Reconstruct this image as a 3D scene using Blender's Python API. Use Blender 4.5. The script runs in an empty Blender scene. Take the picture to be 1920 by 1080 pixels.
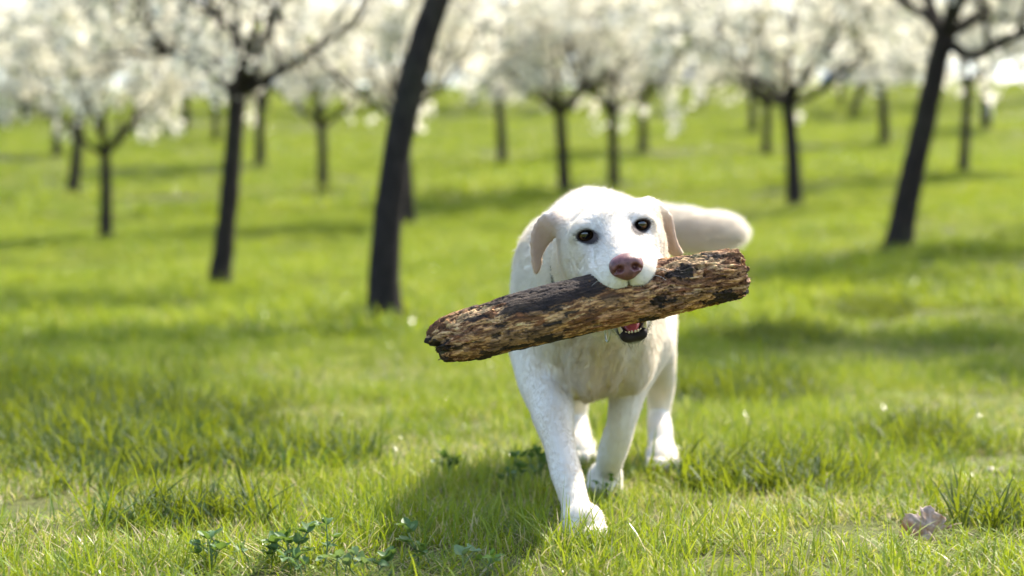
import bpy, math, random
import numpy as np
from mathutils import Vector, Matrix

# ------------------------------------------------------------------ camera, world, sun, exposure
SC = bpy.context.scene
COL = SC.collection
F = 3400.0                      # focal length in pixels of a 1920 px wide frame
CAM_H = 0.41
PITCH = math.radians(1.365)
cam_data = bpy.data.cameras.new('camera')
cam = bpy.data.objects.new('camera', cam_data)
COL.objects.link(cam)
cam_data.sensor_width = 36.0
cam_data.lens = F / 1920.0 * 36.0
cam_data.clip_start = 0.05
cam_data.clip_end = 6000.0
cam.location = (0, 0, CAM_H)
cam.rotation_euler = (math.pi / 2 - PITCH, 0, 0)
cam_data.dof.use_dof = True
cam_data.dof.focus_distance = 2.36
cam_data.dof.aperture_fstop = 3.3
SC.camera = cam

SUN_EL = math.radians(51)
SUN_AZ = math.atan2(0.66, 0.75)      # from +Y towards +X: sun stands right of and beyond the dog
sun_vec = Vector((math.sin(SUN_AZ) * math.cos(SUN_EL), math.cos(SUN_AZ) * math.cos(SUN_EL), math.sin(SUN_EL)))
world = bpy.data.worlds.new('World')
SC.world = world
world.use_nodes = True
wn = world.node_tree
wn.nodes.clear()
w_out = wn.nodes.new('ShaderNodeOutputWorld')
w_bg = wn.nodes.new('ShaderNodeBackground')
w_sky = wn.nodes.new('ShaderNodeTexSky')
w_sky.sky_type = 'NISHITA'
w_sky.sun_disc = False
w_sky.sun_elevation = SUN_EL
w_sky.sun_rotation = SUN_AZ
w_sky.air_density = 1.0
w_sky.dust_density = 2.5
w_sky.ozone_density = 1.0
w_bg.inputs['Strength'].default_value = 0.15
wn.links.new(w_sky.outputs[0], w_bg.inputs['Color'])
wn.links.new(w_bg.outputs[0], w_out.inputs['Surface'])

sd = bpy.data.lights.new('sun', 'SUN')
sd.energy = 3.3
sd.angle = math.radians(0.6)
sd.color = (1.0, 0.93, 0.80)
sun = bpy.data.objects.new('sun', sd)
COL.objects.link(sun)
sun.location = (20, 15, 20)
sun.rotation_euler = (-sun_vec).to_track_quat('-Z', 'Y').to_euler()

SC.view_settings.view_transform = 'Standard'
SC.view_settings.look = 'None'
SC.view_settings.gamma = 1.0
SC.view_settings.exposure = 1.70
SC.view_settings.use_curve_mapping = False
SC.render.engine = 'CYCLES'
CY = SC.cycles
CY.use_denoising = True
try:
    CY.denoiser = 'OPENIMAGEDENOISE'
except Exception:
    pass
CY.max_bounces = 8
CY.diffuse_bounces = 4
CY.glossy_bounces = 3
CY.transmission_bounces = 5
CY.transparent_max_bounces = 8
CY.sample_clamp_indirect = 6.0
CY.caustics_reflective = False
CY.caustics_refractive = False

# ------------------------------------------------------------------ helpers
RNG = np.random.default_rng(11)
_cp, _sp = math.cos(PITCH), math.sin(PITCH)
C_FWD = np.array([0, _cp, -_sp]); C_UP = np.array([0, _sp, _cp]); C_RT = np.array([1.0, 0, 0])
C_POS = np.array([0, 0, CAM_H])

def P(px, py, D):
    """world point at a photo pixel (1920 x 1080) and depth D metres along the lens axis"""
    return C_POS + D * (C_FWD + C_RT * (px - 960.0) / F + C_UP * (540.0 - py) / F)

def sstep(a, b, x):
    t = np.clip((x - a) / (b - a), 0, 1)
    return t * t * (3 - 2 * t)

def _hash(ix, iy, iz, seed):
    h = (ix.astype(np.uint32) * np.uint32(374761393) + iy.astype(np.uint32) * np.uint32(668265263)
         + iz.astype(np.uint32) * np.uint32(2147483647) + np.uint32((seed * 1274126177) & 0xffffffff))
    h = (h ^ (h >> np.uint32(13))) * np.uint32(1274126177)
    h = (h ^ (h >> np.uint32(16))) * np.uint32(2246822519)
    return ((h ^ (h >> np.uint32(15))) & np.uint32(0xffffff)).astype(np.float32) / np.float32(0xffffff)

def vnoise(p, seed=0):
    """value noise, p (N,3) -> (N,) in -1..1"""
    p = np.asarray(p, np.float32) + np.float32(1000.0)
    i = np.floor(p); f = p - i; i = i.astype(np.int64)
    u = f * f * f * (f * (f * 6 - 15) + 10)
    r = 0
    for dx in (0, 1):
        for dy in (0, 1):
            for dz in (0, 1):
                w = (u[:, 0] if dx else 1 - u[:, 0]) * (u[:, 1] if dy else 1 - u[:, 1]) * (u[:, 2] if dz else 1 - u[:, 2])
                r = r + w * _hash(i[:, 0] + dx, i[:, 1] + dy, i[:, 2] + dz, seed)
    return r * 2 - 1

def fbm(p, oct=4, seed=0, gain=0.5):
    p = np.asarray(p, np.float32)
    a, s, t = 1.0, 0, 0
    for k in range(oct):
        s = s + a * vnoise(p * (2.03 ** k) + 17.3 * k, seed + k); t += a; a *= gain
    return s / t

def make_mesh(name, V, quads=None, tris=None, smooth=True):
    V = np.asarray(V, np.float32).reshape(-1, 3)
    me = bpy.data.meshes.new(name)
    idx, starts, n = [], [], 0
    if quads is not None and len(quads):
        q = np.asarray(quads, np.int32).reshape(-1, 4)
        idx.append(q.ravel()); starts.append(np.arange(len(q), dtype=np.int32) * 4); n = q.size
    if tris is not None and len(tris):
        t = np.asarray(tris, np.int32).reshape(-1, 3)
        idx.append(t.ravel()); starts.append(n + np.arange(len(t), dtype=np.int32) * 3)
    idx = np.concatenate(idx); starts = np.concatenate(starts)
    me.vertices.add(len(V)); me.vertices.foreach_set('co', V.ravel())
    me.loops.add(len(idx)); me.loops.foreach_set('vertex_index', idx)
    me.polygons.add(len(starts)); me.polygons.foreach_set('loop_start', starts)
    me.update(calc_edges=True)
    if smooth:
        me.polygons.foreach_set('use_smooth', np.ones(len(starts), bool))
    me.validate()
    return me

def color_attr(me, name, rgb):
    a = me.color_attributes.new(name, 'FLOAT_COLOR', 'POINT')
    c = np.ones((len(rgb), 4), np.float32); c[:, :3] = rgb
    a.data.foreach_set('color', c.ravel())

def float_attr(me, name, v):
    a = me.attributes.new(name, 'FLOAT', 'POINT')
    a.data.foreach_set('value', np.asarray(v, np.float32))

def obj(name, me, mat=None, parent=None, label=None, cat=None, group=None, kind=None):
    o = bpy.data.objects.new(name, me)
    COL.objects.link(o)
    if mat is not None and me is not None and not me.materials:
        me.materials.append(mat)
    if parent is not None:
        o.parent = parent
    for k, v in (('label', label), ('category', cat), ('group', group), ('kind', kind)):
        if v: o[k] = v
    return o

def empty(name, loc, label, cat, group=None):
    o = bpy.data.objects.new(name, None)
    COL.objects.link(o)
    o.location = loc
    o.empty_display_size = 0.1
    o['label'] = label; o['category'] = cat
    if group: o['group'] = group
    return o

class Mat:
    """small wrapper for node materials"""
    def __init__(s, name):
        s.m = bpy.data.materials.new(name); s.m.use_nodes = True
        s.t = s.m.node_tree; s.t.nodes.clear()
        s.out = s.n('ShaderNodeOutputMaterial')
    def n(s, typ, **kw):
        nd = s.t.nodes.new(typ)
        for k, v in kw.items():
            if hasattr(nd, k): setattr(nd, k, v)
        return nd
    def l(s, a, b): s.t.links.new(a, b)
    def tex(s, scale=5, detail=3, rough=0.55, vec=None, dist=0.0, lac=2.0):
        nd = s.n('ShaderNodeTexNoise')
        nd.inputs['Scale'].default_value = scale; nd.inputs['Detail'].default_value = detail
        nd.inputs['Roughness'].default_value = rough; nd.inputs['Distortion'].default_value = dist
        if vec is not None: s.l(vec, nd.inputs['Vector'])
        return nd.outputs['Fac']
    def coord(s, which='Object', scale=None):
        c = s.n('ShaderNodeTexCoord').outputs[which]
        if scale is not None:
            mp = s.n('ShaderNodeMapping'); mp.inputs['Scale'].default_value = scale
            s.l(c, mp.inputs['Vector']); c = mp.outputs[0]
        return c
    def pos(s): return s.n('ShaderNodeNewGeometry').outputs['Position']
    def attr(s, name, out='Color'):
        a = s.n('ShaderNodeAttribute'); a.attribute_name = name
        return a.outputs[out]
    def ramp(s, fac, stops, interp='LINEAR'):
        r = s.n('ShaderNodeValToRGB'); r.color_ramp.interpolation = interp
        e = r.color_ramp.elements
        while len(e) < len(stops): e.new(0.5)
        for i, (p_, c) in enumerate(stops):
            e[i].position = p_; e[i].color = (*c, 1) if not isinstance(c, (int, float)) else (c, c, c, 1)
        s.l(fac, r.inputs[0]); return r.outputs[0]
    def mix(s, fac, a, b, blend='MIX'):
        m = s.n('ShaderNodeMix'); m.data_type = 'RGBA'; m.blend_type = blend
        for v, k in ((fac, 0), (a, 6), (b, 7)):
            if isinstance(v, (int, float)): m.inputs[k].default_value = v if k == 0 else (v, v, v, 1)
            elif isinstance(v, tuple): m.inputs[k].default_value = (*v, 1)
            else: s.l(v, m.inputs[k])
        return m.outputs[2]
    def math(s, op, a, b=0.0, clamp=False):
        m = s.n('ShaderNodeMath'); m.operation = op; m.use_clamp = clamp
        for v, k in ((a, 0), (b, 1)):
            if isinstance(v, (int, float)): m.inputs[k].default_value = v
            else: s.l(v, m.inputs[k])
        return m.outputs[0]
    def bump(s, h, strength=0.3, dist=0.01):
        b = s.n('ShaderNodeBump'); b.inputs['Strength'].default_value = strength
        b.inputs['Distance'].default_value = dist; s.l(h, b.inputs['Height']); return b.outputs[0]
    def bsdf(s, color, rough=0.6, spec=0.5, normal=None, **kw):
        b = s.n('ShaderNodeBsdfPrincipled')
        if isinstance(color, tuple): b.inputs['Base Color'].default_value = (*color, 1)
        else: s.l(color, b.inputs['Base Color'])
        if isinstance(rough, (int, float)): b.inputs['Roughness'].default_value = rough
        else: s.l(rough, b.inputs['Roughness'])
        b.inputs['Specular IOR Level'].default_value = spec
        if normal is not None: s.l(normal, b.inputs['Normal'])
        for k, v in kw.items():
            b.inputs[k.replace('_', ' ')].default_value = v
        return b.outputs[0]
    def transl(s, color):
        t = s.n('ShaderNodeBsdfTranslucent')
        if isinstance(color, tuple): t.inputs['Color'].default_value = (*color, 1)
        else: s.l(color, t.inputs['Color'])
        return t.outputs[0]
    def mixs(s, fac, a, b):
        m = s.n('ShaderNodeMixShader')
        if isinstance(fac, (int, float)): m.inputs[0].default_value = fac
        else: s.l(fac, m.inputs[0])
        s.l(a, m.inputs[1]); s.l(b, m.inputs[2]); return m.outputs[0]
    def done(s, sh): s.l(sh, s.out.inputs['Surface']); return s.m

def simple(name, color, rough=0.6, spec=0.4, **kw):
    m = Mat(name); return m.done(m.bsdf(color, rough, spec, **kw))

def tube(path, radii, sides=10, rough=0.0, freq=8.0, seed=0, cap=True):
    """swept tube along a polyline (smoothly resampled); returns V, quads, tris"""
    path = np.asarray(path, float); radii = np.asarray(radii, float)
    n = len(path)
    T = np.gradient(path, axis=0); T /= np.linalg.norm(T, axis=1)[:, None] + 1e-12
    up = np.array([0.0, 0, 1]) if abs(T[0][2]) < 0.9 else np.array([0, 1.0, 0])
    u = np.cross(T[0], up); u /= np.linalg.norm(u)
    Us, Ws = [], []
    for i in range(n):
        u = u - T[i] * np.dot(u, T[i]); u /= np.linalg.norm(u) + 1e-12
        Us.append(u); Ws.append(np.cross(T[i], u))
    Us = np.array(Us); Ws = np.array(Ws)
    a = np.arange(sides) / sides * 2 * np.pi
    d = Us[:, None] * np.cos(a)[None, :, None] + Ws[:, None] * np.sin(a)[None, :, None]
    R = np.repeat(radii[:, None], sides, 1)
    if rough:
        pts = (path[:, None] + d * R[..., None]).reshape(-1, 3)
        R = R * (1 + rough * fbm(pts * freq, 3, seed).reshape(n, sides))
    V = (path[:, None] + d * R[..., None]).reshape(-1, 3)
    i = np.arange(n - 1)[:, None] * sides; j = np.arange(sides)[None]; j2 = (j + 1) % sides
    Q = np.stack([i + j, i + j2, i + sides + j2, i + sides + j], -1).reshape(-1, 4)
    Tt = []
    if cap:
        V = np.vstack([V, path[0], path[-1]])
        c0, c1 = len(V) - 2, len(V) - 1; o = (n - 1) * sides
        for k in range(sides):
            Tt += [[c0, (k + 1) % sides, k], [c1, o + k, o + (k + 1) % sides]]
    return V, Q, np.array(Tt, int).reshape(-1, 3)

def resample(pts, n):
    """Catmull-Rom through pts"""
    p = np.asarray(pts, float)
    if len(p) == 2:
        return p[0] + (p[1] - p[0]) * np.linspace(0, 1, n)[:, None]
    q = np.vstack([2 * p[0] - p[1], p, 2 * p[-1] - p[-2]])
    t = np.linspace(0, len(p) - 1 - 1e-9, n); i = t.astype(int); f = (t - i)[:, None]
    a, b, c, d = q[i], q[i + 1], q[i + 2], q[i + 3]
    return 0.5 * (2 * b + (c - a) * f + (2 * a - 5 * b + 4 * c - d) * f ** 2 + (3 * b - a - 3 * c + d) * f ** 3)

def lerp_r(r, n): return np.interp(np.linspace(0, 1, n), np.linspace(0, 1, len(r)), r)

class Acc:
    """collects pieces into one mesh"""
    def __init__(s): s.V, s.Q, s.T, s.n = [], [], [], 0
    def add(s, V, Q=None, T=None):
        V = np.asarray(V); s.V.append(V)
        if Q is not None and len(Q): s.Q.append(np.asarray(Q) + s.n)
        if T is not None and len(T): s.T.append(np.asarray(T) + s.n)
        s.n += len(V)
    def mesh(s, name, smooth=True):
        return make_mesh(name, np.vstack(s.V), np.vstack(s.Q) if s.Q else None, np.vstack(s.T) if s.T else None, smooth)

# ------------------------------------------------------------------ terrain
def ground(x, y):
    x = np.asarray(x, float); y = np.asarray(y, float)
    r = np.logaddexp(0.0, (y - 9.0) / 1.2) * 1.2      # soft ramp from 9 m on
    rc = np.where(r < 95, r, 95 + 10 * (1 - np.exp(-np.clip(r - 95, 0, 1e4) / 10)))
    z = 0.04 * rc + 0.0006 * rc ** 2
    z = z - 0.03 * np.clip(r - 130, 0, 400) * (r > 130)
    c = 0.05 * sstep(4.5, 14, y) * (1 - 0.75 * sstep(25, 60, y))
    z = z + c * 40 * np.tanh(x / 40)
    q = np.stack([np.ravel(x), np.ravel(y), np.zeros(np.size(x))], 1)
    a = sstep(6, 25, y)
    n1 = fbm(q * 0.12, 2, 5).reshape(np.shape(x)) * 0.22 * a
    n2 = fbm(q * np.array([0.35, 0.5, 1]), 2, 9).reshape(np.shape(x)) * (0.015 + 0.05 * a)
    near = 1 - 0.85 * sstep(1.2, 0.5, np.hypot(x - 0.15, (y - 2.9)))
    return z + n1 + n2 * near

def hit(px, py, dmax=140.0):
    """depth at which a photo pixel's ray meets the ground"""
    D = np.concatenate([np.arange(1.5, 20, 0.05), np.arange(20, dmax, 0.25)])
    w = C_POS + D[:, None] * (C_FWD + C_RT * (px - 960.0) / F + C_UP * (540.0 - py) / F)
    below = w[:, 2] < ground(w[:, 0], w[:, 1])
    k = np.argmax(below) if below.any() else len(D) - 1
    return D[k]

def build_ground():
    ys = np.concatenate([np.arange(-6, 1, 0.5), np.arange(1, 6, 0.06), np.arange(6, 20, 0.25), np.arange(20, 60, 1.0),
                         np.arange(60, 160, 3.0), np.array([160, 175, 200, 240, 300, 400, 550, 800, 1200, 2000.0])])
    xh = np.concatenate([np.arange(0, 2.4, 0.06), np.arange(2.4, 8, 0.3), np.arange(8, 30, 1.5), np.arange(30, 90, 5.0),
                         np.array([90, 110, 150, 220, 320, 500, 800, 1300.0])])
    xs = np.concatenate([-xh[:0:-1], xh])
    X, Y = np.meshgrid(xs, ys)
    Z = ground(X, Y)
    ny, nx = X.shape
    i = np.arange(ny - 1)[:, None] * nx; j = np.arange(nx - 1)[None]
    Q = np.stack([i + j, i + j + 1, i + nx + j + 1, i + nx + j], -1).reshape(-1, 4)
    me = make_mesh('ground', np.stack([X, Y, Z], -1).reshape(-1, 3), Q)
    m = Mat('soil_and_turf')
    p = m.pos()
    big = m.tex(0.35, 4, 0.6, p); mid = m.tex(3.0, 4, 0.6, p); fine = m.tex(60, 3, 0.6, p)
    col = m.ramp(big, [(0.3, (0.06, 0.085, 0.014)), (0.5, (0.085, 0.11, 0.018)), (0.7, (0.12, 0.135, 0.03))])
    col = m.mix(m.ramp(mid, [(0.45, 0.05), (0.75, 0.5)]), col, (0.15, 0.14, 0.05))
    col = m.mix(m.ramp(fine, [(0.35, 0.1), (0.7, 0.75)]), col, (0.06, 0.05, 0.025))
    nb = m.bump(fine, 0.6, 0.02)
    mat = m.done(m.bsdf(col, 0.9, 0.15, nb))
    obj('ground', me, mat, kind='structure', label='green orchard meadow rising gently uphill', )

build_ground()

# ------------------------------------------------------------------ grass
def grass_material():
    m = Mat('grass_blade')
    a = m.attr('blade')                      # r: random per blade, g: dryness, b: height along blade
    sep = m.n('ShaderNodeSeparateColor'); m.l(a, sep.inputs[0])
    rnd, dry, hgt = sep.outputs[0], sep.outputs[1], sep.outputs[2]
    p = m.pos()
    big = m.tex(0.55, 3, 0.6, p); mid = m.tex(2.2, 3, 0.6, p)
    oi = m.n('ShaderNodeObjectInfo').outputs['Random']
    t = m.math('ADD', m.math('MULTIPLY', rnd, 0.5), m.math('MULTIPLY', m.ramp(m.math('ADD', m.math('MULTIPLY', big, 0.6), m.math('MULTIPLY', mid, 0.4)), [(0.36, 0.05), (0.64, 1.0)]), 0.55))
    t = m.math('ADD', t, m.math('MULTIPLY', oi, 0.12))
    g = m.ramp(t, [(0.0, (0.022, 0.058, 0.004)), (0.16, (0.042, 0.10, 0.006)), (0.4, (0.092, 0.168, 0.009)), (0.65, (0.158, 0.228, 0.012)), (0.95, (0.27, 0.31, 0.035))])
    dv = m.math('ADD', dry, m.math('MULTIPLY', m.math('SUBTRACT', mid, 0.5), 0.7))
    straw = m.mix(rnd, (0.34, 0.27, 0.13), (0.50, 0.43, 0.26))
    col = m.mix(m.ramp(dv, [(0.72, 0.0), (0.86, 1.0)]), g, straw)
    sh = m.bsdf(col, m.ramp(rnd, [(0.90, 0.55), (0.96, 0.2)]), 0.3)
    tr = m.transl(m.mix(0.4, col, (0.50, 0.55, 0.02)))
    return m.done(m.mixs(0.40, sh, tr))

GRASS = grass_material()

def blade_strip(base, h, w, az, lean, curl, twist):
    """vectorised bent blades -> V (N,7,3), quads, tris"""
    n = len(h)
    ts = np.array([0, 0.35, 0.7, 1.0])
    d = np.stack([np.cos(az), np.sin(az), np.zeros(n)], 1)
    side = np.stack([-np.sin(az + twist), np.cos(az + twist), np.zeros(n)], 1)
    V = np.zeros((n, 7, 3))
    wid = [0.75, 1.0, 0.7]
    for k, t in enumerate(ts):
        ang = lean + curl * t
        c = base + (d * (np.sin(ang) * t * h)[:, None]) + np.array([0, 0, 1]) * (np.cos(ang * 0.8) * t * h)[:, None]
        if k < 3:
            V[:, 2 * k] = c - side * (w * wid[k] / 2)[:, None]
            V[:, 2 * k + 1] = c + side * (w * wid[k] / 2)[:, None]
        else:
            V[:, 6] = c
    o = np.arange(n)[:, None] * 7
    Q = np.concatenate([o + np.array([[0, 1, 3, 2]]), o + np.array([[2, 3, 5, 4]])])
    T = o + np.array([[4, 5, 6]])
    return V.reshape(-1, 3), Q, T

def tuft(name, n, rad, hmin, hmax, wmin, wmax, dry, seed, flat=0.0, weeds=0, tone=1.0):
    r = np.random.default_rng(seed)
    rr = rad * np.sqrt(r.random(n)) * (0.75 + 0.35 * r.random(n)); a = r.random(n) * 6.283
    base = np.stack([rr * np.cos(a), rr * np.sin(a), np.full(n, -0.006)], 1)
    # blades come in little bunches
    nb = max(4, n // 9); bc = base[:nb]; pick = r.integers(0, nb, n)
    base = np.where((r.random(n) < 0.6)[:, None], bc[pick] + r.normal(0, 0.006 * rad / 0.12, (n, 3)) * [1, 1, 0], base)
    h = hmin + (hmax - hmin) * r.random(n) ** 1.7
    w = wmin + (wmax - wmin) * r.random(n)
    lean = np.abs(r.normal(0.25, 0.28, n)) + flat * r.random(n); curl = r.normal(0.5, 0.45, n)
    isdry = r.random(n) < dry
    lean = np.where(isdry, lean + 0.7 * r.random(n), lean); h = np.where(isdry, h * 0.8, h)
    V, Q, T = blade_strip(base, h, w, r.random(n) * 6.283, lean, curl, r.normal(0, 0.5, n))
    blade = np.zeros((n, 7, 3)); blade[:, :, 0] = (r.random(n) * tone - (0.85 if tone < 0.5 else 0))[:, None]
    blade[:, :, 1] = np.where(isdry, 0.95, 0.22 + 0.3 * r.random(n))[:, None]
    blade[:, :, 2] = np.array([0, 0, .35, .35, .7, .7, 1])
    blade = blade.reshape(-1, 3)
    acc = Acc(); acc.add(V, Q, T)
    cols = [blade]
    for k in range(weeds):                       # small rounded ground leaves between the blades
        c = np.array([r.normal(0, rad * 0.5), r.normal(0, rad * 0.5), 0.012 + 0.025 * r.random()])
        az = r.random() * 6.283; L = 0.012 + 0.014 * r.random()
        d = np.array([math.cos(az), math.sin(az), 0.35 * r.normal()]); s = np.array([-math.sin(az), math.cos(az), 0.3 * r.normal()])
        pts = [c + d * L * t + s * L * 0.42 * q for t, q in ((0, 0), (0.35, -0.9), (0.8, -0.75), (1.05, 0), (0.8, 0.75), (0.35, 0.9))]
        acc.add(pts, [[0, 1, 2, 3], [0, 3, 4, 5]])
        cols.append(np.tile([0.1 * r.random(), 0.1, 0.5], (6, 1)))
    me = acc.mesh(name, smooth=True)
    color_attr(me, 'blade', np.vstack(cols))
    me.materials.append(GRASS)
    o = bpy.data.objects.new(name, me)
    return o

def scatter(name, label, tufts, pts, scl, rot, tilt, var):
    """points + geometry nodes instancing of tuft meshes (uncountable grass)"""
    col = bpy.data.collections.new(name + '_blades')
    for t in tufts: col.objects.link(t)
    me = bpy.data.meshes.new(name)
    me.vertices.add(len(pts)); me.vertices.foreach_set('co', np.asarray(pts, np.float32).ravel())
    a = me.attributes.new('scl', 'FLOAT_VECTOR', 'POINT'); a.data.foreach_set('vector', np.asarray(scl, np.float32).ravel())
    a = me.attributes.new('rotv', 'FLOAT_VECTOR', 'POINT')
    a.data.foreach_set('vector', np.stack([tilt[:, 0], tilt[:, 1], rot], 1).astype(np.float32).ravel())
    a = me.attributes.new('var', 'INT', 'POINT'); a.data.foreach_set('value', np.asarray(var, np.int32))
    o = obj(name, me, GRASS, kind='stuff', label=label, cat='grass')
    ng = bpy.data.node_groups.new(name + '_scatter', 'GeometryNodeTree')
    ng.interface.new_socket('Geometry', in_out='INPUT', socket_type='NodeSocketGeometry')
    ng.interface.new_socket('Geometry', in_out='OUTPUT', socket_type='NodeSocketGeometry')
    N = ng.nodes; L = ng.links
    gi = N.new('NodeGroupInput'); go = N.new('NodeGroupOutput')
    m2p = N.new('GeometryNodeMeshToPoints')
    iop = N.new('GeometryNodeInstanceOnPoints')
    ci = N.new('GeometryNodeCollectionInfo'); ci.inputs[0].default_value = col
    ci.inputs['Separate Children'].default_value = True; ci.inputs['Reset Children'].default_value = True
    def named(nm, dt):
        q = N.new('GeometryNodeInputNamedAttribute'); q.data_type = dt; q.inputs['Name'].default_value = nm; return q.outputs['Attribute']
    L.new(gi.outputs[0], m2p.inputs['Mesh']); L.new(m2p.outputs[0], iop.inputs['Points'])
    L.new(ci.outputs[0], iop.inputs['Instance'])
    iop.inputs['Pick Instance'].default_value = True
    L.new(named('var', 'INT'), iop.inputs['Instance Index'])
    e2r = N.new('FunctionNodeEulerToRotation'); L.new(named('rotv', 'FLOAT_VECTOR'), e2r.inputs[0])
    L.new(e2r.outputs[0], iop.inputs['Rotation'])
    L.new(named('scl', 'FLOAT_VECTOR'), iop.inputs['Scale'])
    L.new(iop.outputs[0], go.inputs[0])
    md = o.modifiers.new('scatter', 'NODES'); md.node_group = ng
    return o

def field_points(d0, d1, dens, side, r, soft=0.0):
    """jittered points of the wedge in view (plus a margin) between two distances"""
    n = int(dens * (0.33 * (d1 * d1 - d0 * d0) + 2 * side * (d1 - d0)) * 1.0)
    u = r.random(n)
    wa, wb = 0.33, 2 * side           # width(y) = 2*0.33*y + 2*side
    # rejection sample on y
    y = d0 + (d1 - d0) * r.random(n * 3)
    keep = r.random(n * 3) < (0.66 * y + wb) / (0.66 * d1 + wb)
    y = y[keep][:n]
    x = (r.random(len(y)) * 2 - 1) * (0.33 * y + side)
    return np.stack([x, y, ground(x, y)], 1)

PLANT_PX = [(412, 1078), (458, 1074), (505, 1082), (536, 1080), (612, 1082), (648, 1086), (682, 1086), (575, 1088), (782, 1072), (730, 1088), (868, 1088), (905, 1086), (1728, 1024), (1863, 890)]
def clear_of_plants(p):
    """grass grows shorter right round the broad leaved plants and the fallen leaf"""
    f = np.ones(len(p))
    for px, py in PLANT_PX:
        b = P(px, py, hit(px, py))
        rad = 0.13 if px > 1700 else 0.075
        dx = p[:, 0] - b[0]; dy = p[:, 1] - (b[1] - 0.04)
        f = np.minimum(f, 0.42 + 0.58 * sstep(rad * 0.8, rad * 1.7, np.hypot(dx, dy * 0.7)))
    return f

def build_grass():
    r = np.random.default_rng(5)
    # tall/short pattern shared by all zones
    def vigour(p):
        q = p * np.array([1, 1, 0])
        return np.clip(0.5 + 1.3 * fbm(q * 1.7, 3, 31) + 0.45 * fbm(q * 0.3, 2, 44), 0, 1)
    # near turf
    tufts = [tuft('near_turf_%d' % k, 185, 0.11, 0.022, (0.06, 0.075, 0.055, 0.09, 0.05, 0.07)[k], 0.0011, 0.0029,
                  (0.34, 0.24, 0.52, 0.2, 0.62, 0.36)[k], 100 + k, (0.2, 0, .3, 0, .5, .1)[k], weeds=0) for k in range(6)]
    p = field_points(1.4, 7.5, 128, 0.8, r)
    v = vigour(p)
    var = np.where(v > 0.62, r.choice([1, 3, 5, 0], len(p)), np.where(v < 0.42, r.choice([2, 4, 0], len(p)), r.choice([0, 1, 2, 5], len(p))))
    s = 0.62 + 0.42 * v + 0.25 * r.random(len(p))
    s *= clear_of_plants(p)
    # shorter under the lens and just where the dog's paws tread
    sc = np.stack([0.9 + 0.2 * r.random(len(p)), 0.9 + 0.2 * r.random(len(p)), s], 1)
    scatter('lawn_grass', 'short mixed green and straw grass around the dog', tufts, p, sc, r.random(len(p)) * 6.28, r.normal(0, 0.08, (len(p), 2)), var)
    # a few taller tussocks
    tall = [tuft('tussock_%d' % k, 46, 0.05, 0.06, 0.15, 0.002, 0.0042, (0.1, 0.3)[k % 2], 140 + k, 0.25) for k in range(4)]
    p = field_points(1.6, 9.0, 1.6, 0.9, r)
    v = vigour(p); p = p[(v > 0.45)]
    extra = [P(1225 + 90 * k, 1045 + 14 * (k % 3), 2.42)[:2] for k in range(8)] + [P(780 + 22 * k, 1052, 2.38)[:2] for k in range(4)] + [P(1060 + 30 * k, 1035, 2.42)[:2] for k in range(4)]
    extra = np.array([[e[0], e[1], 0] for e in extra]); extra[:, 2] = ground(extra[:, 0], extra[:, 1])
    p = np.vstack([p, extra])
    bad = (np.abs(p[:, 0] - 0.14) < 0.16) & (p[:, 1] > 2.3) & (p[:, 1] < 2.7) & (p[:, 0] > 0.02)
    p = p[~bad | (np.arange(len(p)) >= len(p) - 16)]
    p = p[clear_of_plants(p) > 0.95]
    s = 0.5 + 0.35 * r.random(len(p))
    scatter('grass_tussocks', 'taller tussocks of grass in the turf', tall, p, np.stack([s, s, s], 1), r.random(len(p)) * 6.28, r.normal(0, 0.1, (len(p), 2)), r.integers(0, 4, len(p)))
    # thick tufts toned dark: tree shade on the lawn put into blade colour
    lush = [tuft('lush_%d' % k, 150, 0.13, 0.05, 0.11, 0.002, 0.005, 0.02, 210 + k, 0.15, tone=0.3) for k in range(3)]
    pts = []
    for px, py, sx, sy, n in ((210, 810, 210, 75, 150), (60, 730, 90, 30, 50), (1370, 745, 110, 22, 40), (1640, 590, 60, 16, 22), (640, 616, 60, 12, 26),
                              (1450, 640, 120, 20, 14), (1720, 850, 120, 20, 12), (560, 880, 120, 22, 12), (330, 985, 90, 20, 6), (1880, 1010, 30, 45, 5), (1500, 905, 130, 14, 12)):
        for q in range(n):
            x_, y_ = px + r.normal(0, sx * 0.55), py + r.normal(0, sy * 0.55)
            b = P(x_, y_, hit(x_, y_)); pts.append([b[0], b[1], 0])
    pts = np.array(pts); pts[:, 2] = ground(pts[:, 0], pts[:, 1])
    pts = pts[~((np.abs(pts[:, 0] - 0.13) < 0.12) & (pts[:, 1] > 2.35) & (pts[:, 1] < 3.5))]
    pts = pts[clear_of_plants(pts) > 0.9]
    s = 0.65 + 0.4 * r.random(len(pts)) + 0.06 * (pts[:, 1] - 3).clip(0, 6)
    scatter('lush_grass', 'patches of thick grass coloured dark for tree shade on the lawn', lush, pts, np.stack([s, s, s], 1), r.random(len(pts)) * 6.28, r.normal(0, 0.1, (len(pts), 2)), r.integers(0, 3, len(pts)))
    # middle distance
    mid = [tuft('mid_turf_%d' % k, 190, 0.26, 0.04, (0.08, 0.11, 0.07, 0.09)[k], 0.004, 0.008, (0.10, 0.05, 0.22, 0.12)[k], 160 + k, 0.2) for k in range(4)]
    p = field_points(7.2, 32, 17, 1.5, r)
    v = vigour(p); s = 0.55 + 0.9 * v
    var = np.where(v > 0.55, r.choice([1, 3], len(p)), np.where(v < 0.4, r.choice([2, 0], len(p)), r.choice([0, 1, 3], len(p))))
    scatter('orchard_grass', 'blurred sunlit grass between the orchard trunks', mid, p, np.stack([s, s, s], 1), r.random(len(p)) * 6.28, r.normal(0, 0.08, (len(p), 2)), var)
    far = [tuft('far_turf_%d' % k, 240, 0.95, 0.08, 0.17, 0.015, 0.03, (0.05, 0.12, 0.08)[k], 180 + k, 0.2) for k in range(3)]
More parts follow.
